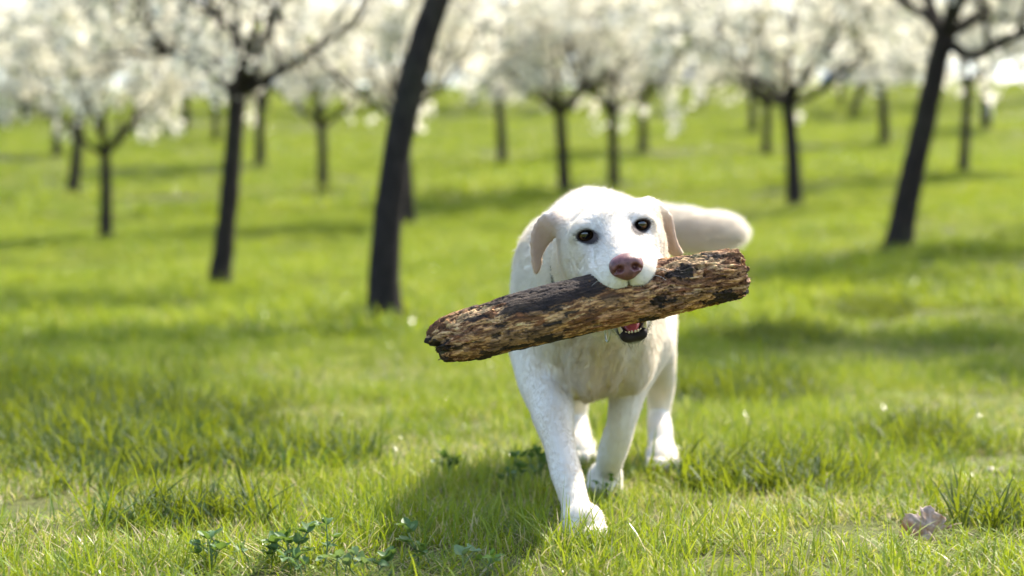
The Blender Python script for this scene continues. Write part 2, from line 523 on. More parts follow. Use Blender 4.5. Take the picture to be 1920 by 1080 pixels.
    p = field_points(31, 128, 1.15, 3, r)
    v = vigour(p); s = 0.8 + 0.5 * v
    scatter('hillside_grass', 'pale green grass on the far rising slope', far, p, np.stack([s, s, s], 1), r.random(len(p)) * 6.28, r.normal(0, 0.05, (len(p), 2)), r.integers(0, 3, len(p)))

build_grass()

# ------------------------------------------------------------------ blossoming trees
def bark_material():
    m = Mat('cherry_bark')
    p = m.coord('Object', (1, 1, 0.45))
    n = m.tex(28, 5, 0.65, p, 0.4); n2 = m.tex(5, 3, 0.6, p)
    col = m.ramp(n, [(0.3, (0.012, 0.010, 0.009)), (0.55, (0.028, 0.022, 0.019)), (0.8, (0.058, 0.047, 0.039))])
    col = m.mix(m.ramp(n2, [(0.5, 0.0), (0.8, 0.5)]), col, (0.06, 0.065, 0.035))
    return m.done(m.bsdf(col, 0.9, 0.2, m.bump(n, 0.8, 0.02)))

def blossom_material():
    m = Mat('blossom')
    rgb = m.attr('petal')
    sh = m.bsdf(rgb, 0.7, 0.2)
    return m.done(m.mixs(0.6, sh, m.transl(rgb)))

BARK = bark_material()
BLOSSOM = blossom_material()

def petal_cloud(centers, size, r, leafy=0.05):
    """small cupped blossom faces round the given centres"""
    n = len(centers)
    nrm = r.normal(size=(n, 3)); nrm /= np.linalg.norm(nrm, axis=1)[:, None]
    a = np.cross(nrm, r.normal(size=(n, 3))); a /= np.linalg.norm(a, axis=1)[:, None] + 1e-9
    b = np.cross(nrm, a)
    s = (size * (0.55 + 0.8 * r.random(n)))[:, None]
    V = np.zeros((n, 5, 3))
    off = [(1, 0), (0.25, 0.85), (-0.9, 0.55), (-0.85, -0.6), (0.3, -0.9)]
    for k, (u, v) in enumerate(off):
        j = 0.8 + 0.4 * r.random((n, 1))
        V[:, k] = centers + (a * u + b * v) * s * j * 0.55 + nrm * s * 0.16 * (1 if k % 2 else -0.6)
    o = np.arange(n)[:, None] * 5
    Q = o + np.array([[0, 1, 2, 3]]); T = o + np.array([[0, 3, 4]])
    t = r.random((n, 1))
    col = np.array([0.90, 0.87, 0.77]) * (1 - t) + np.array([0.86, 0.82, 0.66]) * t
    lf = r.random(n) < leafy
    col[lf] = np.array([0.20, 0.24, 0.07]) * (0.7 + 0.6 * r.random((lf.sum(), 1)))
    return V.reshape(-1, 3), Q, T, np.repeat(col, 5, 0)

def grow(start, d, length, rad, level, r, out, tips):
    """recursive limbs: out gets (path, radii, level)"""
    n = 7
    pts = [np.array(start)]; dd = d / np.linalg.norm(d)
    for k in range(n - 1):
        dd = dd + r.normal(0, 0.16, 3) + np.array([0, 0, 0.04 if level < 2 else -0.03])
        dd /= np.linalg.norm(dd); pts.append(pts[-1] + dd * length / (n - 1))
    pts = np.array(pts)
    rr = np.linspace(rad, rad * 0.45, n)
    out.append((pts, rr, level))
    if level >= 1:
        tips.append(pts[2:] if level == 1 else pts[1:])
    if level < 3:
        for c in range((4, 4, 3)[level]):
            k = r.integers(2, n)
            side = r.normal(size=3); side -= dd * side.dot(dd); side /= np.linalg.norm(side)
            nd = dd * 0.75 + side * 0.8 + np.array([0, 0, 0.12])
            grow(pts[k], nd, length * r.uniform(0.5, 0.75), rr[k] * 0.6, level + 1, r, out, tips)

def tree(label, base, trunk_pts, trunk_r, limbs, seed, crown_scale=1.0, petals=9000, petal=0.07, twigs=True, group='blossoming trees of the orchard', droop=0.0):
    """trunk_pts, limbs: world points; limbs = list of polylines starting at the fork"""
    r = np.random.default_rng(seed)
    base = np.asarray(base, float)
    root = empty('blossoming_tree', base, label, 'tree', group)
    tp = resample(np.asarray(trunk_pts) - base, 26)
    tr = lerp_r(trunk_r, 26).copy()
    t = np.linspace(0, 1, 26); tr *= 1 + 0.5 * np.exp(-t * 14)
    V, Q, T = tube(tp, tr, 18, 0.13, 9.0, seed)
    obj('trunk', make_mesh('trunk', V, Q, T), BARK, root)
    out, tips = [], []
    top_r = tr[-1]
    for pl in limbs:
        pl = np.asarray(pl) - base
        n = 12
        lp = resample(pl, n); lr = np.linspace(top_r * 0.68, top_r * 0.26, n)
        V, Q, T = tube(lp, lr, 10, 0.12, 10.0, seed + 3)
        obj('limb', make_mesh('limb', V, Q, T), BARK, root)
        L = np.linalg.norm(np.diff(lp, axis=0), axis=1).sum()
        for k in list(range(4, n, 2)) + [n - 1, n - 1]:
            dirn = lp[k] - lp[k - 1]; dirn /= np.linalg.norm(dirn)
            side = r.normal(size=3); side /= np.linalg.norm(side)
            nd = dirn * 0.7 + side * 0.75 + np.array([0, 0, 0.3])
            grow(lp[k], nd, r.uniform(0.8, 1.35) * crown_scale, lr[k] * 0.6, 1, r, out, tips)
    acc = Acc()
    for pts, rr, lv in out:
        if lv <= 2 or twigs:
            V, Q, T = tube(pts, np.maximum(rr, 0.006), 5 if lv < 3 else 3, cap=False); acc.add(V, Q, T)
    o = obj('twigs', acc.mesh('twigs'), BARK, root, kind='stuff')
    # a few thin shoots hang low around the fork
    # blossoms sit in tight bunches along the outer twigs
    line = np.concatenate(tips)
    nb = petals // 9
    c = line[r.integers(0, len(line), nb)] + r.normal(0, 0.08 * crown_scale, (nb, 3))
    cen = np.repeat(c, 9, 0) + r.normal(0, 0.055, (nb * 9, 3))
    cen[:, 2] -= droop * r.random(len(cen))
    V, Q, T, col = petal_cloud(cen, petal, r)
    me = make_mesh('crown', V, Q, T, smooth=False); color_attr(me, 'petal', col)
    obj('crown', me, BLOSSOM, root, kind='stuff')
    return root

def traced_tree(label, trunk_px, w_px, limbs_px, seed, **kw):
    trunk_px = [(trunk_px[0][0] - 1, trunk_px[0][1] + 0.36 * w_px)] + list(trunk_px[1:])     # the foot stands a little below the grass tips
    bx, by = trunk_px[0]
    D = hit(bx, by)
    pts = [P(x, y, D) for x, y in trunk_px]
    pts[0][2] -= 0.03
    rad = w_px / F * D / 2
    r = np.random.default_rng(seed)
    top = pts[-1]
    limbs = []
    if limbs_px:
        for lp in limbs_px:
            off = r.uniform(-0.7, 0.7); n = len(lp)
            q = [P(x, y, D) + np.array([0, off * (k + 1) / n, 0]) for k, (x, y) in enumerate(lp)]
            limbs.append([top] + q)
        extra = 2
    else:
        extra = 5
    axis = pts[-1] - pts[-2]; axis /= np.linalg.norm(axis)
    a0 = r.random() * 6.28
    for k in range(extra):
        a = a0 + k * 6.283 / extra + r.normal(0, 0.25)
        if limbs_px: a = (math.pi / 2 if k % 2 else -math.pi / 2) + r.normal(0, 0.4)
        d = np.array([math.cos(a), math.sin(a), 0])
        L = r.uniform(0.8, 1.3)
        limbs.append([top, top + d * 0.28 * L + [0, 0, 0.28], top + d * 0.75 * L + [0, 0, 0.62], top + d * 1.25 * L + [0, 0, 1.2 + 0.3 * r.random()]])
    root = tree(label, pts[0], pts, [rad * 1.08, rad, rad * 0.92, rad * 0.85], limbs, seed, **kw)
    print('TREE %-60s D=%.1f dia=%.2f trunk=%.2f' % (label[:60], D, rad * 2, pts[-1][2] - pts[0][2]))
    return root

def build_trees():
    near = dict(petals=10500, petal=0.05)
    traced_tree('dark thick leaning trunk rising past the dog, its fork above the picture',
                [(725, 603), (721, 500), (735, 345), (760, 205), (790, 85), (822, -5), (858, -120), (870, -200)], 53,
                [[(905, -290), (960, -420), (1000, -560)], [(820, -280), (740, -400), (690, -520)]], 21, **near)
    traced_tree('blossoming tree with slim dark trunk and three spreading forked limbs',
                [(410, 533), (423, 430), (436, 300), (446, 176)], 38,
                [[(402, 138), (345, 112), (292, 88), (240, 40)], [(482, 138), (500, 82), (532, 32), (560, -60)],
                 [(505, 152), (560, 125), (610, 100), (680, 60)], [(420, 148), (392, 108), (355, 78), (330, 10)]], 22, **near)
    traced_tree('tree with dark leaning trunk and bare curved limbs at its low fork',
                [(1682, 459), (1705, 352), (1735, 222), (1760, 110), (1768, 72)], 44,
                [[(1746, 28), (1700, -2), (1650, -60)], [(1795, 55), (1845, 20), (1890, -25), (1930, -110)],
                 [(1815, 108), (1875, 78), (1935, 62), (2010, 20)], [(1775, 10), (1765, -60), (1750, -150)]], 23, **near)
    med = dict(petals=7200, petal=0.075)
    traced_tree('blossoming tree with low fork just beyond the dog', [(1060, 357), (1055, 285), (1050, 214)], 23,
                [[(1022, 190), (975, 165), (930, 110)], [(1084, 182), (1108, 100), (1122, 10)], [(1072, 186), (1130, 150), (1190, 110)]], 24, **med)
    traced_tree('upright tree with dark straight trunk standing alone on the mown slope', [(1492, 381), (1486, 290), (1478, 196)], 27,
                [[(1432, 182), (1385, 135), (1330, 100)], [(1520, 180), (1562, 148), (1610, 110)], [(1474, 110), (1480, 20)]], 25, **med)
    traced_tree('small tree with slim trunk and wide low fork', [(606, 365), (605, 300), (603, 240)], 19,
                [[(580, 218), (542, 188), (500, 150)], [(638, 212), (658, 192), (700, 160)], [(606, 180), (600, 90)]], 26, **med)
    traced_tree('tree with short dark trunk and one side limb reaching out', [(198, 443), (199, 360), (197, 288)], 22,
                [[(189, 230), (185, 140), (170, 40)], [(228, 262), (256, 222), (275, 160)], [(170, 272), (140, 230), (90, 180)]], 27, **med)
    traced_tree('tall straight trunk close behind the short forked tree', [(135, 364), (143, 300), (148, 225), (155, 110)], 21, [[(120, 40), (90, -60)], [(190, 40), (230, -40)]], 28, **med)
    traced_tree('slim straight trunk beside the low forked tree', [(1153, 348), (1150, 280), (1147, 215)], 20, None, 29, **med)
    traced_tree('slim dark trunk on the slope beyond the leaning tree', [(1806, 323), (1811, 240), (1815, 160)], 18, None, 30, **med)
    traced_tree('trunk half hidden behind the thick leaning trunk', [(768, 419), (763, 320), (752, 235)], 22, None, 31, **med)
    far = dict(petals=6000, petal=0.11, twigs=False)
    traced_tree('far thin trunk between the leaning trunk and the low fork', [(944, 308), (940, 250), (935, 185)], 18, None, 32, **far)
    traced_tree('pale far trunk between the forked tree and the small tree', [(488, 306), (488, 250), (487, 190)], 18, None, 33, **far)
    traced_tree('faint far trunk beyond the slim straight trunk', [(1207, 281), (1206, 240), (1204, 200)], 16, None, 34, **far)
    traced_tree('thin far trunk just beside the upright dark tree', [(1437, 296), (1438, 250), (1438, 200)], 16, None, 35, **far)
    traced_tree('faint small trunk high on the slope behind the upright tree', [(1412, 247), (1411, 215), (1409, 178)], 14, None, 36, **far)
    traced_tree('far slim trunk between the blue car and the leaning tree', [(1660, 268), (1657, 220), (1651, 155)], 18, None, 37, **far)
    t38 = traced_tree('far trunk with a white wrapped band', [(1850, 238), (1848, 190), (1846, 130)], 17, None, 38, **far)
    D = hit(1850, 238); gp = [P(1849, y, D) - np.array(t38.location) for y in (222, 219, 195, 192)]
    obj('trunk_guard', make_mesh('trunk_guard', *tube(gp, [0.20, 0.215, 0.215, 0.20], 16)), simple('white_guard', (0.8, 0.8, 0.78), 0.5), t38)
    traced_tree('faint trunk up the slope behind the three limbed tree', [(405, 268), (405, 240), (404, 200)], 13, None, 39, **far)
    traced_tree('pale distant trunk under thick low blossoms', [(347, 238), (348, 215), (348, 180)], 15, None, 40, **far)
    traced_tree('dim trunk behind the tall straight trunk and short forked tree', [(107, 292), (106, 250), (105, 205)], 16, None, 41, **far)
    traced_tree('far trunk swallowed by low hanging blossom', [(50, 224), (50, 195), (52, 160)], 15, None, 42, **far)
    traced_tree('faint leaning trunk by the parked blue car', [(1598, 215), (1605, 190), (1618, 165)], 14, None, 43, **far)
    # trees farther up the slope, each only a smear of blossom in the picture
    r = np.random.default_rng(77)
    k = 0
    for D in (88, 112):
        for fx in np.arange(-0.34, 0.36, 5.6 / D):
            x = fx * D + r.normal(0, 0.8); y = D + r.normal(0, 1.5)
            z = float(ground(np.array([x]), np.array([y]))[0])
            b = np.array([x, y, z - 0.03]); h = r.uniform(1.9, 2.4); lean = r.normal(0, 0.12, 2)
            pts = [b, b + [lean[0] * 0.5, lean[1] * 0.5, h * 0.5], b + [lean[0], lean[1], h]]
            top = pts[-1]; limbs = []
            a0 = r.random() * 6.28
            for q in range(4):
                a = a0 + q * 1.57 + r.normal(0, 0.3); d = np.array([math.cos(a), math.sin(a), 0])
                limbs.append([top, top + d * 0.4 + [0, 0, 0.4], top + d * 0.95 + [0, 0, 0.85], top + d * 1.6 + [0, 0, 1.6]])
            tree('small white blossoming tree far up the slope', b, pts, [0.12, 0.1, 0.09], limbs, 300 + k, petals=5000, petal=0.16, twigs=False,
                 group='far blossoming trees up the slope', crown_scale=1.1)
            k += 1
    # orchard neighbours just outside the picture on the sunny side; their crowns shade the grass
    for i, (x, y) in enumerate(((2.75, 8.0), (6.6, 9.9), (7.3, 16.5))):
        z = float(ground(np.array([x]), np.array([y]))[0])
        b = np.array([x, y, z - 0.03]); h = 1.7
        top = b + [0.15, 0, h]; limbs = []
        for q in range(5):
            a = q * 1.257 + 0.4 * i; d = np.array([math.cos(a), math.sin(a), 0])
            f = 0.5 if i == 0 else 1.0
            limbs.append([top, top + d * 0.4 * f + [0, 0, 0.4 * f], top + d * 0.95 * f + [0, 0, 0.85 * f], top + d * 1.5 * f + [0, 0, 1.6 * f]])
        tree('orchard tree with low white crown shading the side of the lawn', b, [b, b + [0.05, 0, h / 2], top], [0.1, 0.09, 0.085], limbs, 500 + i, petals=6500, petal=0.07, crown_scale=0.5 if i == 0 else 1.0,
             group='orchard trees beside the view')

build_trees()

# ------------------------------------------------------------------ small plants, fallen leaves
def gz1(x, y): return float(ground(np.array([x]), np.array([y]))[0])

def leaflet_mesh(seed, n=7, m=5):
    """one obovate clover leaflet, 1 unit long, folded along its midrib"""
    r = np.random.default_rng(seed)
    V = []
    fold = 0.25 + 0.25 * r.random(); bend = r.normal(0.1, 0.18)
    for i in range(n):
        t = i / (n - 1)
        w = 0.40 * math.sin(math.pi * min(1, t * 0.98 + 0.02) ** 0.72) ** 0.75 if 0 < t < 1 else (0.02 if t == 0 else 0.10)
        for j in range(m):
            s = (j / (m - 1)) * 2 - 1
            tip = -0.05 * (t == 1) * (1 - abs(s))
            V.append((s * w, t + tip, fold * abs(s) * w + bend * t * t + 0.02 * r.normal() * (abs(s) > 0.9)))
    Q = [[i * m + j, i * m + j + 1, (i + 1) * m + j + 1, (i + 1) * m + j] for i in range(n - 1) for j in range(m - 1)]
    return make_mesh('leaflet', V, Q)

def plant_material(name, a, b, pale):
    m = Mat(name)
    oi = m.n('ShaderNodeObjectInfo').outputs['Random']
    p = m.coord('Object'); n = m.tex(6, 3, 0.6, p)
    col = m.mix(oi, a, b)
    col = m.mix(m.ramp(n, [(0.4, 0.0), (0.75, 0.5)]), col, pale)
    sh = m.bsdf(col, 0.5, 0.35)
    return m.done(m.mixs(0.3, sh, m.transl(m.mix(0.4, col, (0.3, 0.42, 0.03)))))

def build_plants():
    mats = {'dark': plant_material('clover_leaf', (0.042, 0.105, 0.022), (0.08, 0.155, 0.04), (0.13, 0.21, 0.085)),
            'pale': plant_material('pale_clover_leaf', (0.11, 0.185, 0.07), (0.16, 0.235, 0.11), (0.25, 0.31, 0.18)),
            'fresh': plant_material('fresh_leaf', (0.08, 0.17, 0.02), (0.13, 0.24, 0.03), (0.18, 0.28, 0.05))}
    stem_mat = simple('plant_stem', (0.13, 0.19, 0.07), 0.6, 0.3)
    leaves = {k: [leaflet_mesh(s) for s in range(5)] for k in mats}
    for k in mats:
        for me in leaves[k]: me.materials.append(mats[k])
    def sprig(px, py, top, kind, seed, label, n_stems=2, leaf=0.0145, lean=0.0, group=None, D=None):
        r = np.random.default_rng(seed)
        D = hit(px, py) if D is None else D
        b = P(px, py, D); b[2] = gz1(b[0], b[1]) - 0.004
        hgt = max(0.03, (py - top) / F * D)
        root = empty('clover_plant', b, label, 'plant', group)
        for s in range(n_stems):
            h = hgt * (1.0 if s == 0 else r.uniform(0.55, 0.92)); a = r.random() * 6.283
            off = np.array([math.cos(a), math.sin(a), 0]) * r.uniform(0.002, 0.012)
            d = np.array([lean + r.normal(0, 0.18), r.normal(0, 0.15), 1.0])
            pl = resample([off, off + d * h * 0.5 + [r.normal(0, 0.004), 0, 0], off + d * h], 8)
            obj('stem', make_mesh('stem', *tube(pl, np.linspace(0.0014, 0.0008, 8), 6)), stem_mat, root)
            nodes = [7, 6, 4, 2] if h > 0.045 else [7, 4]
            for q in nodes:
                top_p = pl[q]; az = r.random() * 6.283
                if q == 7: cen = top_p; elev = 0.75
                else:
                    pd = np.array([math.cos(az), math.sin(az), 0.8]) * r.uniform(0.008, 0.02); cen = top_p + pd; elev = 0.35
                    obj('stem', make_mesh('stem', *tube(resample([top_p, top_p + pd * .5 + [0, 0, .001], cen], 5), np.linspace(0.0008, 0.0006, 5), 5)), stem_mat, root)
                L0 = leaf * r.uniform(0.75, 1.15)
                for t in range(3):
                    aa = az + (t - 1) * 1.35 + r.normal(0, 0.15)
                    o = obj('leaflet', leaves[kind][r.integers(0, 5)], None, root)
                    e = elev + r.normal(0, 0.25)
                    o.rotation_euler = (e, r.normal(0, 0.25), aa - math.pi / 2)
                    o.location = cen; o.scale = (L0, L0, L0)
    g = 'clover plants in the front grass'
    same = 'low clover plant with rounded grey green leaves in the front grass'
    sprig(412, 1078, 1010, 'dark', 1, 'upright clover plant at the end of the clover patch, leaves fresh green', 3, 0.017, -0.1)
    sprig(458, 1074, 1024, 'pale', 2, 'small pale grey green clover sprig beside the upright clover', 1, 0.014)
    sprig(505, 1082, 1040, 'dark', 3, same, 2, 0.015, group=g)
    sprig(536, 1080, 1004, 'dark', 4, 'tall bushy clover plant with many overlapping round leaves', 4, 0.0165, 0.1)
    sprig(612, 1082, 990, 'dark', 6, 'clover stalk leaning over with narrow folded leaves at its tip', 1, 0.014, 0.55)
    sprig(648, 1086, 1048, 'pale', 7, same, 2, 0.015, group=g)
    sprig(682, 1086, 1046, 'pale', 8, same, 2, 0.014, group=g)
    sprig(575, 1088, 1048, 'dark', 15, same, 2, 0.016, group=g)
    sprig(782, 1072, 996, 'dark', 9, 'single clover sprig topped by a rosette of broad grey green leaves', 2, 0.0175)
    sprig(730, 1088, 1050, 'dark', 16, same, 2, 0.014, group=g)
    sprig(868, 1088, 1040, 'pale', 10, 'pale clover sprig with two upright leaves at the edge of the patch', 1, 0.016)
    sprig(905, 1086, 1052, 'fresh', 11, 'bright green clover sprig closest to the dog among the clover', 2, 0.013)
    sprig(1090, 1040, 988, 'fresh', 12, 'small fresh clover growing against the dog\'s forward paw', 2, 0.011)
    sprig(1141, 948, 878, 'fresh', 13, 'slender green weed standing before the dog\'s rear front paw', 2, 0.011)
    sprig(972, 925, 850, 'dark', 17, 'dark leafy weed in the dog\'s shadow', 4, 0.015)
    sprig(1008, 912, 848, 'dark', 18, 'dark broad leaved weed just behind the dog\'s forward leg', 4, 0.016)
    sprig(838, 905, 858, 'dark', 19, 'blurred dark weed out in the open lawn beside the dog', 4, 0.018)

    # dry curled leaf
    def dry_leaf(px, py, size, tilt, turn, seed, label, col_a, col_b):
        r = np.random.default_rng(seed)
        D = hit(px, py + 25) - 0.02; c = P(px, py, D)
        nr, na = 12, 60
        out = []
        ang = np.arange(na) / na * 2 * np.pi
        rad = 1 + 0.18 * np.sin(ang * 2 + 0.6) + 0.10 * np.sin(ang * 5 + 1) + 0.10 * np.abs(np.sin(ang * 4.5)) + 0.05 * r.normal(size=na)
        rad *= 1 - 0.55 * np.exp(-((ang - 1.75) / 0.10) ** 2)           # torn notch at the top
        rad *= 1 + 0.55 * np.exp(-((ang - 6.15) / 0.12) ** 2)           # pointed tip
        V = [(0, 0, 0)]
        for i in range(1, nr + 1):
            t = i / nr
            for k in range(na):
                x, z = t * rad[k] * math.cos(ang[k]), t * rad[k] * math.sin(ang[k]) * 0.85
                V.append((x, 0.30 * x * x + 0.35 * z * z * (1 if z > 0 else -0.4) + 0.16 * math.sin(3.1 * x + 2 * z) * t, z))
        V = np.array(V, float)
        V[:, 1] += 0.10 * fbm(V * 3.5, 3, seed) + 0.035 * np.abs(np.sin((V[:, 0] * 0.8 + V[:, 2]) * 9))
        V *= size
        T = [[0, 1 + k, 1 + (k + 1) % na] for k in range(na)]
        Q = [[1 + (i - 1) * na + k, 1 + i * na + k, 1 + i * na + (k + 1) % na, 1 + (i - 1) * na + (k + 1) % na] for i in range(1, nr) for k in range(na)]
        me = make_mesh('blade', V, Q, T)
        m = Mat('dry_leaf'); p = m.coord('Object'); n = m.tex(160, 4, 0.6, p); w = m.tex(60, 2, 0.5, p)
        col = m.mix(m.ramp(w, [(0.4, 0.0), (0.6, 1.0)]), col_a, col_b)
        col = m.mix(0.6, col, m.ramp(n, [(0.3, 0.5), (0.7, 1.3)]), 'MULTIPLY')
        sh = m.bsdf(col, 0.6, 0.3, m.bump(n, 0.4, 0.002)); mat = m.done(m.mixs(0.4, sh, m.transl(col)))
        root = empty('fallen_leaf', c, label, 'leaf')
        root.rotation_euler = (tilt, 0.0, turn)
        o = obj('blade', me, mat, root)
        so = o.modifiers.new('thickness', 'SOLIDIFY'); so.thickness = 0.0006
        st = resample([(size * 1.35, 0.002, -size * 0.12), (size * 1.7, 0.004, 0.0), (size * 2.0, 0.0, size * 0.05)], 6)
        obj('stalk', make_mesh('stalk', *tube(st, np.linspace(0.0012, 0.0007, 6), 6)), mat, root)
    dry_leaf(1732, 984, 0.0275, -0.12, 0.1, 4, 'curled dry brown leaf lying in the grass', (0.58, 0.46, 0.39), (0.42, 0.26, 0.14))
    dry_leaf(1863, 878, 0.010, -1.0, 0.4, 9, 'tiny pale fallen leaf caught in the grass behind the dry leaf', (0.6, 0.56, 0.42), (0.5, 0.46, 0.3))

    # parked cars along the lane at the top of the slope
    rubber = simple('tyre_rubber', (0.02, 0.02, 0.02), 0.8, 0.2); rimm = simple('wheel_rim', (0.5, 0.5, 0.52), 0.35, 0.5, Metallic=0.9)
    glass = simple('car_glass', (0.03, 0.04, 0.05), 0.08, 0.6); lampm = simple('lamp_lens', (0.7, 0.7, 0.68), 0.15, 0.5)
    def car(x, y, color, label, turn):
        root = empty('parked_car', (x, y, gz1(x, y)), label, 'car')
        root.rotation_euler = (0, 0, turn)
        paint = simple('car_paint', color, 0.3, 0.5, Coat_Weight=0.6, Coat_Roughness=0.1)
        prof = [(-2.05, .35), (-2.1, .62), (-2.0, .88), (-1.75, .95), (-1.0, 1.0), (1.2, .95), (1.95, .82), (2.1, .6), (2.05, .35)]
        def loft(prof, w0, w1):
            n = len(prof); V = []
            zmax = max(z for _, z in prof)
            for s in (-1, -0.8, 0.8, 1):
                for (px_, pz) in prof:
                    inset = 0.94 if abs(s) == 1 else 1.0
                    V.append((px_ * inset, s * (w0 + (w1 - w0) * pz / zmax), pz if abs(s) < 1 else pz * 0.99 + 0.004))
            Q = [[a * n + k, a * n + (k + 1) % n, (a + 1) * n + (k + 1) % n, (a + 1) * n + k] for a in range(3) for k in range(n)]
            T = []
            for a in (0, 3):
                for k in range(1, n - 1): T.append([a * n, a * n + k, a * n + k + 1] if a == 0 else [a * n, a * n + k + 1, a * n + k])
            return make_mesh('shell', V, Q, T, False)
        obj('body', loft(prof, 0.86, 0.80), paint, root)
        obj('cabin', loft([(-1.85, .92), (-1.45, 1.38), (-1.1, 1.46), (0.1, 1.46), (0.45, 1.40), (1.15, .92)], 0.80, 0.62), paint, root)
        for s in (-1, 1):
            for (x0, x1, x2, x3) in ((-1.5, -0.55, -0.55, -1.32), (-0.45, 0.85, 0.35, -0.45)):
                V = [(x0, s * 0.765, 0.99), (x1, s * 0.765, 0.99), (x2, s * 0.665, 1.38), (x3, s * 0.665, 1.38)]
                V = V + [(a, b - s * 0.03, c) for a, b, c in V]
                obj('window', make_mesh('window', V, [[0, 1, 2, 3], [7, 6, 5, 4], [0, 4, 5, 1], [1, 5, 6, 2], [2, 6, 7, 3], [3, 7, 4, 0]], None, False), glass, root)
            for wx in (-1.3, 1.32):
                w = obj('wheel', make_mesh('tyre', *tube([(wx, s * 0.68, 0.31), (wx, s * 0.70, 0.31), (wx, s * 0.86, 0.31), (wx, s * 0.88, 0.31)], [0.28, 0.31, 0.31, 0.28], 24)), rubber, root)
                obj('rim', make_mesh('rim', *tube([(wx, s * 0.85, 0.31), (wx, s * 0.89, 0.31)], [0.2, 0.19], 20)), rimm, w)
            for lx, nm in ((2.03, 'headlight'), (-2.06, 'taillight')):
                obj(nm, make_mesh(nm, *tube([(lx - 0.05, s * 0.6, 0.68), (lx + 0.03, s * 0.6, 0.68), (lx + 0.06, s * 0.6, 0.68)], [0.12, 0.11, 0.05], 14)), lampm, root)
    for px, py, colr, lab, tn in ((1612, 172, (0.12, 0.33, 0.62), 'bright blue car parked beyond the trees', 0.15), (1300, 176, (0.25, 0.30, 0.42), 'grey blue car half hidden by blossom at the top of the slope', -0.1),
                                  (1726, 168, (0.8, 0.8, 0.8), 'white car parked behind the leaning tree', 0.2)):
        D = 104.0; p = P(px, py, D)
        car(p[0], p[1], colr, lab, tn)

build_plants()

# ------------------------------------------------------------------ the log in the dog's mouth
LOG_L = P(819, 641, 2.305); LOG_R = P(1395, 510, 2.335)
LOG_AX = LOG_R - LOG_L; LOG_LEN = np.linalg.norm(LOG_AX); LOG_AX = LOG_AX / LOG_LEN
LOG_CY = np.cross(np.array([0, 0, 1.0]), LOG_AX); LOG_CY /= np.linalg.norm(LOG_CY)     # away from camera
LOG_CZ = np.cross(LOG_AX, LOG_CY)
LOG_M = Matrix(((LOG_AX[0], LOG_CY[0], LOG_CZ[0], LOG_L[0]), (LOG_AX[1], LOG_CY[1], LOG_CZ[1], LOG_L[1]),
                (LOG_AX[2], LOG_CY[2], LOG_CZ[2], LOG_L[2]), (0, 0, 0, 1)))

def log_radius(t):
    return 1.035 * np.interp(t, [0, 0.006, 0.02, 0.05, 0.10, 0.16, 0.25, 0.4, 0.55, 0.7, 0.85, 0.95, 0.985, 0.995, 1.0],
                     [0.006, 0.017, 0.0225, 0.0280, 0.0318, 0.0332, 0.0345, 0.0355, 0.0358, 0.0350, 0.0338, 0.0322, 0.0300, 0.024, 0.008])

def log_axis_off(t):
    """sideways bend of the log's axis (local z)"""
    return 0.004 * np.sin(np.pi * t) - 0.006 * np.exp(-t * 16) - 0.001 * sstep(0.9, 1.0, t)

